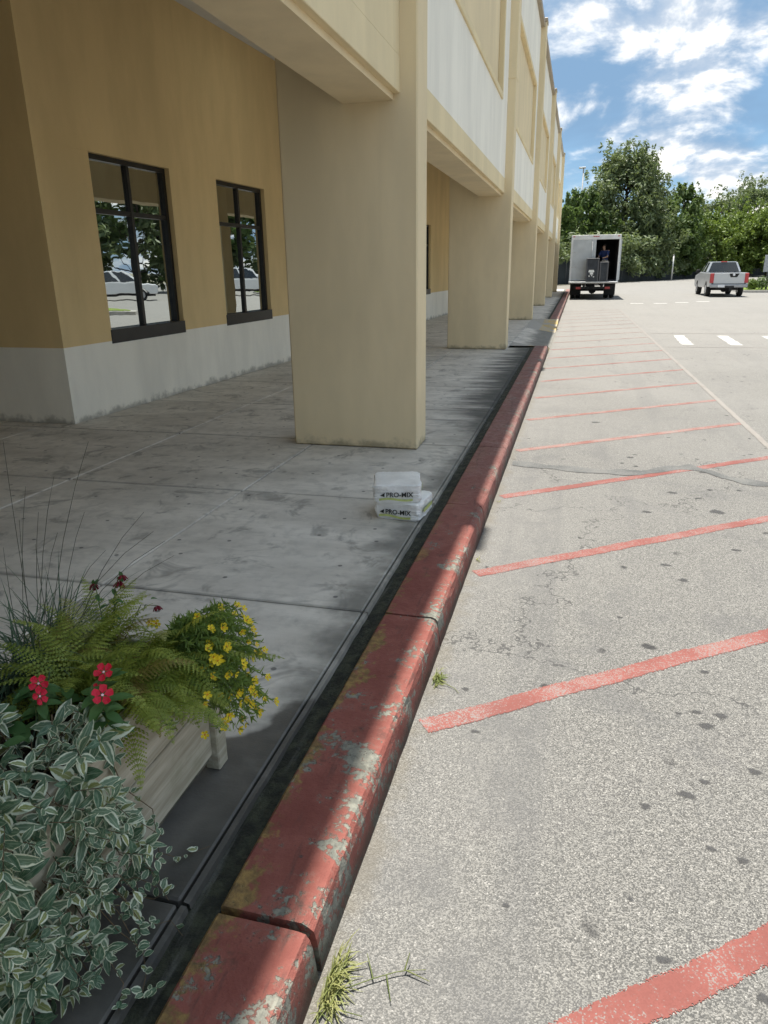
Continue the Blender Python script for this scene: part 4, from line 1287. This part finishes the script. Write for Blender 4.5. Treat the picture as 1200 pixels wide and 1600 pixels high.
def pickup(loc, rz, label):
    e = empty('pickup_truck', loc, rz); tag(e, label, 'pickup')
    W = 0.915; W2 = W - 0.03
    # bed sides with wheel arches
    for sx in (-1, 1):
        prof = [(0.02, 0.62), (0.05, 0.52)] + arch(1.18, 0.44, 0.50) + [(1.74, 0.45), (1.74, 1.19), (0.0, 1.19)]
        bm = bmesh.new(); poly_prism(bm, prof, sx * (W - 0.10), sx * W, 0.02); L0('bed_side', bm, 'silver_paint', e)
    L0('bed_floor', bx(-W + .1, W - .1, .05, 1.74, .62, .68), 'underbody', e)
    tg = L0('tailgate', bx(-W + .18, W - .18, -0.015, .05, .66, 1.185, .012), 'silver_paint', e)
    bm = bmesh.new(); poly_prism(bm, [(.05, .98), (.36, .98), (.46, 1.16), (-.02, 1.16)], -.03, -.0155, 0, 'y'); L0('tailgate_handle', bm, 'black_rubber', tg)
    bm = bmesh.new(); cyl(bm, (.20, -.045, 1.10), (.20, -.0305, 1.10), .06, .06, 14); L0('emblem', bm, 'lamp_clear', tg)
    for sx in (-1, 1):
        L0('tail_light', bx(sx * W - .09 - .085 * sx - .005 * sx, sx * W + .09 - .085 * sx - .005 * sx, -.02, .10, .70, 1.17, .015), 'tail_red', e)
    # cab and bonnet
    prof = [(1.76, .45), (3.35, .42)] + [(q[0], q[1]) for q in arch(4.30, .44, .44)] + [(5.1, .42), (5.3, .55), (5.32, .85), (5.2, 1.02), (4.15, 1.14), (3.95, 1.2), (1.76, 1.2)]
    bm = bmesh.new(); poly_prism(bm, prof, -W, W, 0.035); L0('body', bm, 'silver_paint', e)
    base = (-W + .04, W - .04, 1.78, 4.0); top = (-.66, .66, 2.02, 3.25); z0, z1 = 1.2, 1.75
    bm = bmesh.new(); frustum(bm, base, top, z0, z1, 0, .05); cab = L0('cab', bm, 'silver_paint', e, False)
    c = [(base[0], base[2], z0), (base[1], base[2], z0), (top[1], top[2], z1), (top[0], top[2], z1)]
    L0('rear_window', quad_panel(c, .13, .004), 'car_glass', cab)
    c = [(base[1], base[3], z0), (base[0], base[3], z0), (top[0], top[3], z1), (top[1], top[3], z1)]
    L0('windscreen', quad_panel(c, .12, .004), 'car_glass', cab)
    for sx, (b_, t_) in ((-1, (base[0], top[0])), (1, (base[1], top[1]))):
        for (f0, f1) in ((0.04, .44), (.48, .96)):
            lb = lambda f: base[2] + (base[3] - base[2]) * f
            lt_ = lambda f: top[2] + (top[3] - top[2]) * f
            c = [(b_, lb(f0), z0), (b_, lb(f1), z0), (t_, lt_(f1), z1), (t_, lt_(f0), z1)]
            if sx < 0:
                c = [c[1], c[0], c[3], c[2]]
            L0('side_window', quad_panel(c, .12, .004), 'car_glass', cab)
        L0('mirror', bx(sx * (W + .12) - .09, sx * (W + .12) + .09, 3.45, 3.6, 1.15, 1.35, .03), 'black_rubber', e)
        for k, yy in enumerate((2.15, 3.1)):
            L0('door_handle', bx(sx * W - .012, sx * W + .012, yy, yy + .16, 1.0, 1.035, .005), 'silver_paint', e)
    L0('brake_light', bx(-.15, .15, 1.985, 2.05, 1.72, 1.762, .008), 'tail_red', e)
    bp = L0('rear_bumper', bx(-W + .02, W - .02, -.13, .02, .47, .64, .03), 'bumper_grey', e)
    L0('number_plate', bx(-.52, -.2, -.142, -.128, .49, .62), 'lamp_clear', bp)
    L0('bumper_step', bx(-.18, .25, -.15, -.131, .47, .56), 'underbody', bp)
    L0('front_bumper', bx(-W + .03, W - .03, 5.2, 5.4, .40, .60, .03), 'bumper_grey', e)
    bm = bmesh.new(); box(bm, -.5, .5, .2, 5.0, .40, .50); cyl(bm, (-.7, 1.18, .37), (.7, 1.18, .37), .06, .06, 8); cyl(bm, (0, 1.05, .35), (0, 1.3, .35), .14, .14, 10)
    box(bm, .05, .17, -.1, .3, .30, .47)
    L0('underbody', bm, 'underbody', e)
    for sx in (-1, 1):
        for y in (1.18, 4.30):
            wheel(e, sx * (W - .13), y, .37, .24)
    return e


pickup((7.48, 41.95, 0.0), R(0), 'silver pickup truck with red tail lights seen from behind on the lot')


def box_truck(loc):
    e = empty('box_truck', loc); tag(e, 'white box truck with its rear door half open, parked at the kerb', 'truck')
    x0, x1, L, z0, z1 = -1.21, 1.21, 5.4, .93, 3.10
    for (a, b) in ((x0, x0 + .05), (x1 - .05, x1)):
        L0('side_wall', bx(a, b, .06, L, z0, z1 - .03), 'truck_white', e)
    L0('box_roof', bx(x0, x1, .06, L, z1 - .029, z1), 'truck_frame', e)
    L0('front_wall', bx(x0 + .051, x1 - .051, L - .05, L - .001, z0, z1 - .03), 'truck_inside', e)
    L0('floor', bx(x0 + .001, x1 - .001, .06, L, z0 - .10, z0 - .001), 'truck_inside', e)
    for k in range(7):
        y = .5 + .72 * k
        L0('wall_rib', bx(x1 - .085, x1 - .0505, y, y + .05, z0, z1 - .03), 'truck_inside', e)
    fr = L0('rear_frame', bx(x0, x1, 0, .059, z1 - .22, z1 + .002, .008), 'truck_frame', e)
    L0('door_post', bx(x0, x0 + .10, 0, .059, z0 - .05, z1 - .221), 'truck_frame', e)
    L0('door_post', bx(x1 - .09, x1, 0, .059, z0 - .05, z1 - .221), 'truck_frame', e)
    dr = L0('rear_door', bx(x0 + .101, .02, .004, .05, z0 - .02, z1 - .225, .006), 'truck_white', e)
    for z in (1.55, 2.25):
        L0('hinge_strap', bx(x0 + .08, x0 + .34, -.008, .0035, z, z + .05), 'steel_edge', dr)
    bm = bmesh.new(); cyl(bm, (-.16, -.02, z0), (-.16, -.02, z1 - .23), .014, .014, 8); L0('lock_rod', bm, 'steel_edge', dr)
    L0('lock_handle', bx(-.22, -.02, -.045, -.028, 1.33, 1.37), 'steel_edge', dr)
    L0('open_door', bx(x1 + .004, x1 + .05, .10, 1.28, z0, z1 - .23, .006), 'truck_white', e)
    L0('rear_edge_rail', bx(x0 - .01, x1 + .01, -.06, -.001, z0 - .16, z0 - .05, .01), 'steel_edge', e)
    L0('liftgate_platform', bx(x0 + .03, x1 - .03, -.62, -.061, z0 - .115, z0 - .055, .008), 'steel_edge', e)
    for x in (x0 + .13, x1 - .13, -.1, 0, .1):
        L0('marker_light', bx(x - .045, x + .045, -.012, -.0005, z1 - .09, z1 - .05), 'tail_red', fr)
    bm = bmesh.new(); box(bm, -.50, -.38, .1, 7.0, .62, .825); box(bm, .38, .5, .1, 7.0, .62, .825); box(bm, -.95, .95, .02, .12, .50, .62)
    cyl(bm, (-.8, 1.5, .44), (.8, 1.5, .44), .08, .08, 8); cyl(bm, (0, 1.3, .42), (0, 1.7, .42), .2, .2, 10); box(bm, -.36, .1, .3, .9, .45, .8)
    L0('chassis', bm, 'underbody', e)
    for sx in (-1, 1):
        L0('mud_flap', bx(sx * .86 - .28, sx * .86 + .28, .85, .87, .18, .80), 'black_rubber', e)
        L0('tail_light', bx(sx * .72 - .12, sx * .72 + .12, -.005, .019, .5, .61), 'tail_red', e)
        wheel(e, sx * 1.0, 1.5, .44, .24); wheel(e, sx * .72, 1.5, .44, .24); wheel(e, sx * .98, 5.9, .44, .24)
    # cab in front of the box
    prof = [(5.5, .55), (5.5, 2.35), (5.6, 2.42), (6.7, 2.40), (7.05, 2.2), (7.35, 1.45), (7.9, 1.25), (8.0, 1.1), (8.0, .5), (6.4, .5)]
    bm = bmesh.new(); poly_prism(bm, prof, -1.0, 1.0, .06); cb = L0('cab', bm, 'white_paint', e)
    for sx in (-1, 1):
        L0('side_window', bx(sx * 1.0 - .01, sx * 1.0 + .01, 5.9, 6.8, 1.5, 2.15), 'car_glass', cb)
        L0('mirror', bx(sx * 1.25 - .1, sx * 1.25 + .1, 6.9, 7.0, 1.5, 1.95, .02), 'black_rubber', e)
    return e


TX, TY = 0.715, 40.0
box_truck((TX, TY, 0.0))
# black crates on the tail lift
def crate(loc, sx, sy, sz, label, mark):
    e = empty('black_crate', loc); tag(e, label, 'crate', 'black crates at the truck tail')
    L0('shell', bx(-sx / 2, sx / 2, 0, sy, 0, sz - .03, .02), 'black_crate', e)
    L0('lid', bx(-sx / 2 - .012, sx / 2 + .012, -.012, sy + .012, sz - .029, sz + .012, .008), 'pole_dark', e)
    for k in (-1, 1):
        L0('corner_strip', bx(k * (sx / 2 - .03) - .03, k * (sx / 2 - .03) + .03, -.008, -.001, .02, sz - .035), 'pole_dark', e)
    if mark:
        bm = bmesh.new()
        for (a, b, c, d) in ((-.19, .10, .44, .56), (-.12, .06, .34, .437), (-.05, .02, .26, .337), (-.18, -.10, .24, .30), (.04, .12, .20, .26)):
            poly_prism(bm, [(a + .02, c), (b - .02, c), (b, c + .03), (b - .03, d), (a + .03, d), (a, c + .04)], -.012, -.009, 0, 'y')
        L0('white_print', bm, 'bag_white', e)


crate((TX - .09, TY - .59, .876), .62, .5, 1.10, 'taller black crate with a white print at the truck tail', True)
crate((TX + .47, TY - .57, .876), .42, .48, .92, 'shorter dark crate beside the taller one at the truck tail', False)


# person working inside the truck, bending forward a little
def person(loc, rz):
    e = empty('person', loc, rz); tag(e, 'person in navy shirt and pale trousers standing inside the box truck', 'person')
    J = {'pel': (0, 0, .92), 'wst': (0, .02, 1.05), 'chs': (0, .10, 1.28), 'nek': (0, .17, 1.44), 'hd0': (0, .20, 1.52), 'hd1': (0, .21, 1.60), 'hd2': (0, .20, 1.68)}
    E_ = [('pel', 'wst'), ('wst', 'chs'), ('chs', 'nek'), ('nek', 'hd0'), ('hd0', 'hd1'), ('hd1', 'hd2')]
    rad = {'pel': (.16, .12), 'wst': (.15, .105), 'chs': (.19, .12), 'nek': (.058, .058), 'hd0': (.072, .085), 'hd1': (.08, .098), 'hd2': (.05, .06)}
    for s, n in ((-1, 'l'), (1, 'r')):
        J.update({'sh' + n: (s * .19, .13, 1.38), 'el' + n: (s * .25, .22, 1.14), 'wr' + n: (s * .17, .42, 1.08), 'ha' + n: (s * .15, .49, 1.07), 'fi' + n: (s * .14, .55, 1.05), 'th' + n: (s * .11, .49, 1.10),
                  'hp' + n: (s * .09, 0, .86), 'kn' + n: (s * .11, .04 * s, .48), 'an' + n: (s * .12, -.02 + .03 * s, .09), 'to' + n: (s * .13, .15 + .03 * s, .045)})
        E_ += [('chs', 'sh' + n), ('sh' + n, 'el' + n), ('el' + n, 'wr' + n), ('wr' + n, 'ha' + n), ('ha' + n, 'fi' + n), ('ha' + n, 'th' + n), ('pel', 'hp' + n), ('hp' + n, 'kn' + n), ('kn' + n, 'an' + n), ('an' + n, 'to' + n)]
        rad.update({'sh' + n: (.075, .075), 'el' + n: (.05, .05), 'wr' + n: (.034, .034), 'ha' + n: (.04, .025), 'fi' + n: (.022, .016), 'th' + n: (.014, .014), 'hp' + n: (.1, .105), 'kn' + n: (.07, .07), 'an' + n: (.05, .055), 'to' + n: (.045, .04)})
    names = list(J); me = bpy.data.meshes.new('body')
    me.from_pydata([J[k] for k in names], [(names.index(a), names.index(b)) for a, b in E_], [])
    o = new_obj('tmp_body', me)
    md = o.modifiers.new('skin', 'SKIN'); sv = me.skin_vertices[0].data
    for i, k in enumerate(names):
        sv[i].radius = rad[k]; sv[i].use_root = (k == 'pel')
    o.modifiers.new('sub', 'SUBSURF').levels = 2
    bpy.context.view_layer.update()
    m2 = bpy.data.meshes.new_from_object(o.evaluated_get(bpy.context.evaluated_depsgraph_get()))
    bpy.data.objects.remove(o)
    m2.materials.clear()
    for k in ('skin', 'navy_shirt', 'grey_trousers', 'black_rubber'):
        m2.materials.append(M(k))
    for pl in m2.polygons:
        pl.use_smooth = True; c = pl.center
        arm = abs(c.x) > .15 and c.y > .15
        if c.z < .10:
            pl.material_index = 3
        elif c.z < .98 and not arm:
            pl.material_index = 2
        elif c.z < 1.43 and not (c.y > .24):
            pl.material_index = 1
        else:
            pl.material_index = 0
    new_obj('body', m2, e)
    bm = bmesh.new(); bmesh.ops.create_uvsphere(bm, u_segments=14, v_segments=9, radius=.1)
    for q in bm.verts:
        q.co = Vector((q.co.x * .88, q.co.y * 1.06 + .185, q.co.z * .95 + 1.645))
    bmesh.ops.delete(bm, geom=[q for q in bm.verts if q.co.z < 1.60 or (q.co.y > .25 and q.co.z < 1.68)], context='VERTS')
    L0('hair', bm, 'dark_hair', e, True)
    bm = bmesh.new(); cyl(bm, (0, .295, 1.60), (0, .325, 1.575), .012, .018, 6); L0('nose', bm, 'skin', e)


person((TX + .52, TY + .62, .93), R(150))

# ---- SUVs parked off to the right of the view; seen in the store windows
def suv(loc, rz, label, paintm, H=1.78):
    e = empty('parked_suv', loc, rz); tag(e, label, 'suv', 'vehicles mirrored in the store windows')
    W = .95
    prof = [(.05, .45)] + arch(.95, .44, .42) + arch(3.75, .44, .42) + [(4.6, .42), (4.72, .6), (4.7, .9), (4.5, 1.0), (3.55, 1.1), (.05, 1.12), (-.02, .8)]
    bm = bmesh.new(); poly_prism(bm, prof, -W, W, .05); L0('body', bm, paintm, e)
    base = (-W + .03, W - .03, .03, 3.6); top = (-.72, .72, .35, 2.6)
    bm = bmesh.new(); frustum(bm, base, top, 1.1, H, 0, .06); cab = L0('cabin', bm, paintm, e)
    c = [(base[0], base[2], 1.1), (base[1], base[2], 1.1), (top[1], top[2], H), (top[0], top[2], H)]
    L0('rear_window', quad_panel(c, .15, .005), 'car_glass', cab)
    c = [(base[1], base[3], 1.1), (base[0], base[3], 1.1), (top[0], top[3], H), (top[1], top[3], H)]
    L0('windscreen', quad_panel(c, .10, .005), 'car_glass', cab)
    for sx, b_, t_ in ((-1, base[0], top[0]), (1, base[1], top[1])):
        for f0, f1 in ((.03, .32), (.34, .62), (.64, .95)):
            yb = lambda f: base[2] + (base[3] - base[2]) * f
            yt = lambda f: top[2] + (top[3] - top[2]) * f
            c = [(b_, yb(f0), 1.1), (b_, yb(f1), 1.1), (t_, yt(f1), H), (t_, yt(f0), H)]
            if sx < 0:
                c = [c[1], c[0], c[3], c[2]]
            L0('side_window', quad_panel(c, .14, .005), 'car_glass', cab)
        L0('mirror', bx(sx * (W + .09) - .09, sx * (W + .09) + .09, 3.2, 3.33, 1.1, 1.28, .03), paintm, e)
        L0('tail_light', bx(sx * (W - .12) - .1, sx * (W - .12) + .1, -.03, .06, .85, 1.08, .01), 'tail_red', e)
        L0('headlight', bx(sx * (W - .2) - .15, sx * (W - .2) + .15, 4.6, 4.73, .74, .9, .02), 'lamp_clear', e)
        for y in (.95, 3.75):
            wheel(e, sx * (W - .12), y, .36, .24)
    L0('underbody', bx(-.7, .7, .2, 4.5, .28, .44), 'underbody', e)
    return e


suv((17.0, 44.0, 0), R(60), 'white suv mirrored in the right-hand store window', 'white_paint')
suv((22.3, 38.3, 0), R(52), 'white suv with a long side mirrored in the left-hand store window', 'white_paint')
suv((27.4, 36.5, 0), R(52), 'grey suv mirrored at the edge of the left-hand store window', 'grey_car_paint', 1.68)
suv((36, 42.5, 0), R(50), 'pale suv furthest off in the window reflection', 'white_paint')

# ================================================================ FAR SIDE OF THE LOT
def leaf_cloud(bm, centre, rad, n, size, rg, flat=0.0):
    for i in range(n):
        d = Vector((rg.gauss(0, 1), rg.gauss(0, 1), rg.gauss(0, 1))).normalized() * rg.random() ** 0.45
        p_ = Vector(centre) + Vector((d.x * rad[0], d.y * rad[1], d.z * rad[2]))
        nrm = (d * .9 + Vector((rg.gauss(0, .5), rg.gauss(0, .5), rg.gauss(.35, .5)))).normalized()
        a = nrm.orthogonal().normalized(); a = Matrix.Rotation(rg.uniform(0, 6.28), 3, nrm) @ a; b = nrm.cross(a)
        s = size * rg.uniform(.55, 1.3)
        A = bm.verts.new(p_ - a * s); B = bm.verts.new(p_ + b * s * .42); C = bm.verts.new(p_ + a * s + nrm * (-.2 * s)); D = bm.verts.new(p_ - b * s * .42)
        bm.faces.new((A, B, C, D))


def tree(loc, H, RW, mat, label, seed, shape='round', group='trees along the far side of the lot', leaf=.26, n_cl=95, per=110, low=0.18):
    rg = random.Random(seed)
    e = empty('tree', loc); tag(e, label, 'tree', group)
    tr = bmesh.new(); cr = bmesh.new()
    tube(tr, [(0, 0, -.05), (rg.uniform(-.1, .1), rg.uniform(-.1, .1), H * .3), (rg.uniform(-.2, .2), rg.uniform(-.2, .2), H * .62), (0, 0, H * .93)], H * .022, H * .004, 8)
    for k in range(n_cl):
        f = rg.random() ** (0.8 if shape == 'round' else 1.0)
        z = H * (low + (1 - low) * f)
        if shape == 'cone':
            env = (1 - f) ** .5 * .98 + .04 + .07 * math.sin(f * 23 + seed)
            if f < .2:
                env *= .55 + 2.2 * f
        else:
            env = math.sqrt(max(.02, 1 - (2 * f - .85) ** 2 / 1.35)) * rg.uniform(.8, 1.1)
        th = rg.uniform(0, 6.28); rr = RW * env * rg.uniform(.35, 1.0) ** .6
        c = Vector((math.cos(th) * rr, math.sin(th) * rr, min(z, H * (.95 if shape == 'cone' else .88))))
        cs = RW * rg.uniform(.15, .27)
        if shape == 'cone':
            cs *= .80
        leaf_cloud(cr, c, (cs, cs, cs * (.72 if shape == 'round' else 1.0)), per, leaf, rg)
        # feathery shoots reaching out of the clump
        od = Vector((c.x, c.y, RW * .9)).normalized()
        for h in range(3):
            leaf_cloud(cr, c + (od + Vector((rg.gauss(0, .35), rg.gauss(0, .35), rg.gauss(.2, .3)))) * cs * rg.uniform(.8, 1.5), (cs * .28, cs * .28, cs * .5), per // 9, leaf * .8, rg)
        if k % 3 == 0:
            s0 = Vector((0, 0, max(H * .15, c.z - rr * .8)))
            tube(tr, [s0, s0.lerp(c, .55) + Vector((0, 0, -.08 * rr)), c], H * .006, H * .0015, 4)
    L0('trunk', tr, 'bark', e)
    L0('crown', cr, mat, e)
    return e


def tree_at(u, vtop, Y, wpx, mat, label, seed, **kw):
    q = at(u, vtop, Y)
    return tree((q.x, Y, 0), q.z, wpx / 1120 * Y * 1.03, mat, label, seed, **kw)


tree_at(983, 246, 90, 74, 'tree_leaf_dark', 'tallest tree, a grey-green cone rising behind the box truck', 11, shape='cone', n_cl=260, per=105, low=.04, leaf=.27)
tree_at(912, 298, 84, 30, 'tree_leaf_mid', 'small round tree between the building end and the tallest tree', 12, low=.1)
tree_at(895, 318, 76, 20, 'tree_leaf_mid', 'slim tree right at the end of the building', 13, low=.05, n_cl=70)
tree_at(1072, 296, 97, 36, 'tree_leaf_mid', 'tree with a spiky pale crown right of the tallest tree', 14, shape='cone', low=.08)
tree_at(1040, 312, 93, 30, 'tree_leaf_mid', 'rounded tree close against the right flank of the tallest tree', 15, low=.1)
tree_at(1128, 306, 118, 46, 'tree_leaf_dark', 'dark thin-crowned tree standing behind the bright bushes', 16, low=.2, n_cl=80, per=80)
tree_at(1192, 286, 112, 48, 'tree_leaf_dark', 'tall open tree at the right edge of the picture', 17, low=.15, n_cl=100, per=85)
tree_at(1165, 328, 106, 40, 'tree_leaf_light', 'bright green tree below the tall open one at the right edge', 18, low=.1)
tree_at(1105, 342, 101, 44, 'tree_leaf_light', 'bright green low tree above the silver pickup', 19, low=.1)
tree_at(1058, 352, 95, 34, 'tree_leaf_mid', 'low leafy tree behind the white marker post', 20, low=.08)
tree_at(945, 345, 86, 32, 'tree_leaf_mid', 'low leafy tree directly above the box truck', 22, low=.05)
tree_at(1210, 335, 104, 40, 'tree_leaf_light', 'bright green tree cut by the right edge of the picture', 23, low=.1)
tree_at(1000, 360, 88, 34, 'tree_leaf_dark', 'dark low tree at the foot of the tallest tree', 24, low=.03)
# tree belt along the right side of the lot, seen in the store windows
MT = [(21, 71), (22.5, 63), (27, 59), (30.5, 54.5), (34.5, 51), (38.5, 47.5), (43, 44), (48, 39), (52, 32)]
ML = ['mirrored tree furthest to the right in the right-hand store window', 'mirrored tree above the suv in the right-hand store window', 'mirrored tree at the left of the right-hand store window', 'mirrored tree at the right of the left-hand store window',
      'mirrored tree above the suv in the left-hand store window', 'mirrored tree in the middle of the left-hand store window', 'mirrored tree at the left edge of the left-hand store window', 'tree beyond the left edge of the left-hand store window reflection', 'last tree of the belt mirrored in the store windows']
for i, (x, y) in enumerate(MT):
    tree((x, y, 0), 10.5 + (i * 37 % 5) * .7, 4.8, ('tree_leaf_mid', 'tree_leaf_dark')[i % 2], ML[i], 40 + i, group='trees mirrored in the store windows', leaf=.36, n_cl=75, per=70, low=.03)
# screened fence along the far edge
FPT = [(-9, 61.0), (-1.2, 71.8), (4.2, 80.3), (13.2, 97.8), (19.8, 108.9), (30, 122)]
fence = empty('screened_fence', (4.2, 80.3, 0)); tag(fence, 'dark screened fence under the trees along the far side of the lot', 'fence')
for i in range(len(FPT) - 1):
    a = Vector((*FPT[i], 0)); b = Vector((*FPT[i + 1], 0)); n = max(2, int((b - a).length / 3))
    d = (b - a).normalized(); nn_ = Vector((-d.y, d.x, 0))
    for k in range(n):
        p0 = a.lerp(b, k / n); p1 = a.lerp(b, (k + 1) / n)
        bm = bmesh.new()
        vs = [bm.verts.new(q) for q in (p0 + d * .03 + nn_ * .01, p1 - d * .03 + nn_ * .01, p1 - d * .03 - nn_ * .01, p0 + d * .03 - nn_ * .01)]
        up_ = [bm.verts.new(q.co + Vector((0, 0, 2.05))) for q in vs]
        bm.faces.new(vs); bm.faces.new(up_[::-1])
        for q in range(4):
            bm.faces.new((vs[q], up_[q], up_[(q + 1) % 4], vs[(q + 1) % 4]))
        bmesh.ops.recalc_face_normals(bm, faces=bm.faces)
        build('screen_panel', bm, 'fence_screen', fence)
        bm = bmesh.new(); cyl(bm, p0 - Vector((0, 0, .02)), p0 + Vector((0, 0, 2.15)), .028, .028, 8); build('post', bm, 'pole_dark', fence)
# undergrowth behind the fence
rg = random.Random(5); bm = bmesh.new()
for i in range(260):
    k = rg.random() * (len(FPT) - 1); j = int(k); a = Vector((*FPT[j], 0)); b = Vector((*FPT[j + 1], 0))
    c = a.lerp(b, k - j) + Vector((-1.3, 1.9, 0)) * rg.choice((rg.uniform(-.45, .3), rg.uniform(.5, 2.2))) + Vector((0, 0, rg.uniform(1.2, 4.2)))
    leaf_cloud(bm, c, (1.1, 1.1, .8), 80, .26, rg)
ug = build('undergrowth', bm, 'tree_leaf_dark'); tag(ug, 'dark undergrowth behind the screened fence', 'undergrowth', kind='stuff')

# white marker post, light mast, island with sign and shrubs
q = at(1049, 436, 86)
mp = empty('marker_post', (q.x, 86, 0)); tag(mp, 'thin white marker post at the far edge of the lot', 'post')
bm = bmesh.new(); cyl(bm, (0, 0, -.02), (0, 0, 2.5), .07, .07, 10); L0('shaft', bm, 'pole_white', mp)
bm = bmesh.new(); cyl(bm, (0, 0, 2.5), (0, 0, 2.6), .085, .06, 10); L0('top_cap', bm, 'pole_metal', mp)
q = at(912, 263, 98)
lm = empty('light_mast', (q.x, 98, 0)); tag(lm, 'tall thin parking-lot light mast beyond the trees', 'lamp post')
bm = bmesh.new(); cyl(bm, (0, 0, -.02), (0, 0, q.z), .11, .07, 10); L0('mast', bm, 'pole_metal', lm)
L0('lamp_head', bx(-.55, .25, -.22, .22, q.z - .02, q.z + .14, .03), 'pole_metal', lm)
isl = structure(empty('island', (12.6, 51, 0)))
bm = bmesh.new(); poly_prism(bm, [(9.35, 48.6), (9.6, 48.2), (10.1, 48.05), (16, 48.05), (16.4, 48.4), (16.4, 55.2), (16, 55.6), (10, 55.6), (9.4, 55.0)], -.02, .14, .02, 'z'); build('island_kerb', bm, 'kerb_concrete', isl)
bm = bmesh.new(); poly_prism(bm, [(9.5, 48.65), (9.7, 48.35), (10.1, 48.2), (15.9, 48.2), (16.25, 48.5), (16.25, 55.1), (15.9, 55.45), (10.1, 55.45), (9.55, 54.9)], .10, .165, 0, 'z'); build('lawn', bm, 'lawn', isl)
q = at(1199, 414, 49)
sg = empty('sign', (q.x + .12, 49, .165)); tag(sg, 'grey back of a sign on a dark post at the right edge', 'sign')
L0('panel', bx(-.30, .36, -.02, .02, .98, 1.92, .006), 'sign_back', sg)
bm = bmesh.new(); box(bm, -.05, .05, .022, .10, -.05, 1.85); L0('post', bm, 'pole_dark', sg)
rg = random.Random(9)
for i, (x, y, h, lab) in enumerate(((9.95, 48.9, .62, 'low shrub nearest the pickup on the lot island'), (10.55, 48.75, .78, 'grassy shrub before the sign post on the lot island'), (11.2, 48.9, .75, 'shrub right of the sign post on the lot island'), (10.3, 49.6, .6, 'shrub behind the front row on the lot island'))):
    e = empty('shrub', (x, y, .165)); tag(e, lab, 'shrub', 'shrubs on the island')
    bm = bmesh.new(); leaf_cloud(bm, (0, 0, h * .5), (.38, .38, h * .5), 520, .07, rg); L0('foliage', bm, ('tree_leaf_light', 'tree_leaf_mid')[i % 2], e)
    bm = bmesh.new(); tube(bm, [(0, 0, -.03), (.02, 0, h * .3), (0, .02, h * .6)], .02, .008, 5); L0('stem', bm, 'bark', e)
# planting island with a curved kerb on the right, mirrored in the windows
i2 = structure(empty('mirrored_island', (14, 26, 0)))
pts = []
for k in range(20):
    a = 2 * math.pi * k / 20
    pts.append((12.6 + 3.4 * math.cos(a), 26.2 + 1.2 * math.sin(a)))
bm = bmesh.new(); poly_prism(bm, pts, -.02, .15, .02, 'z'); build('island_kerb', bm, 'kerb_concrete', i2)
pts = [(12.6 + (x - 12.6) * .93, 26.2 + (y - 26.2) * .85) for x, y in pts]
bm = bmesh.new(); poly_prism(bm, pts, .12, .17, 0, 'z'); build('lawn', bm, 'lawn', i2)
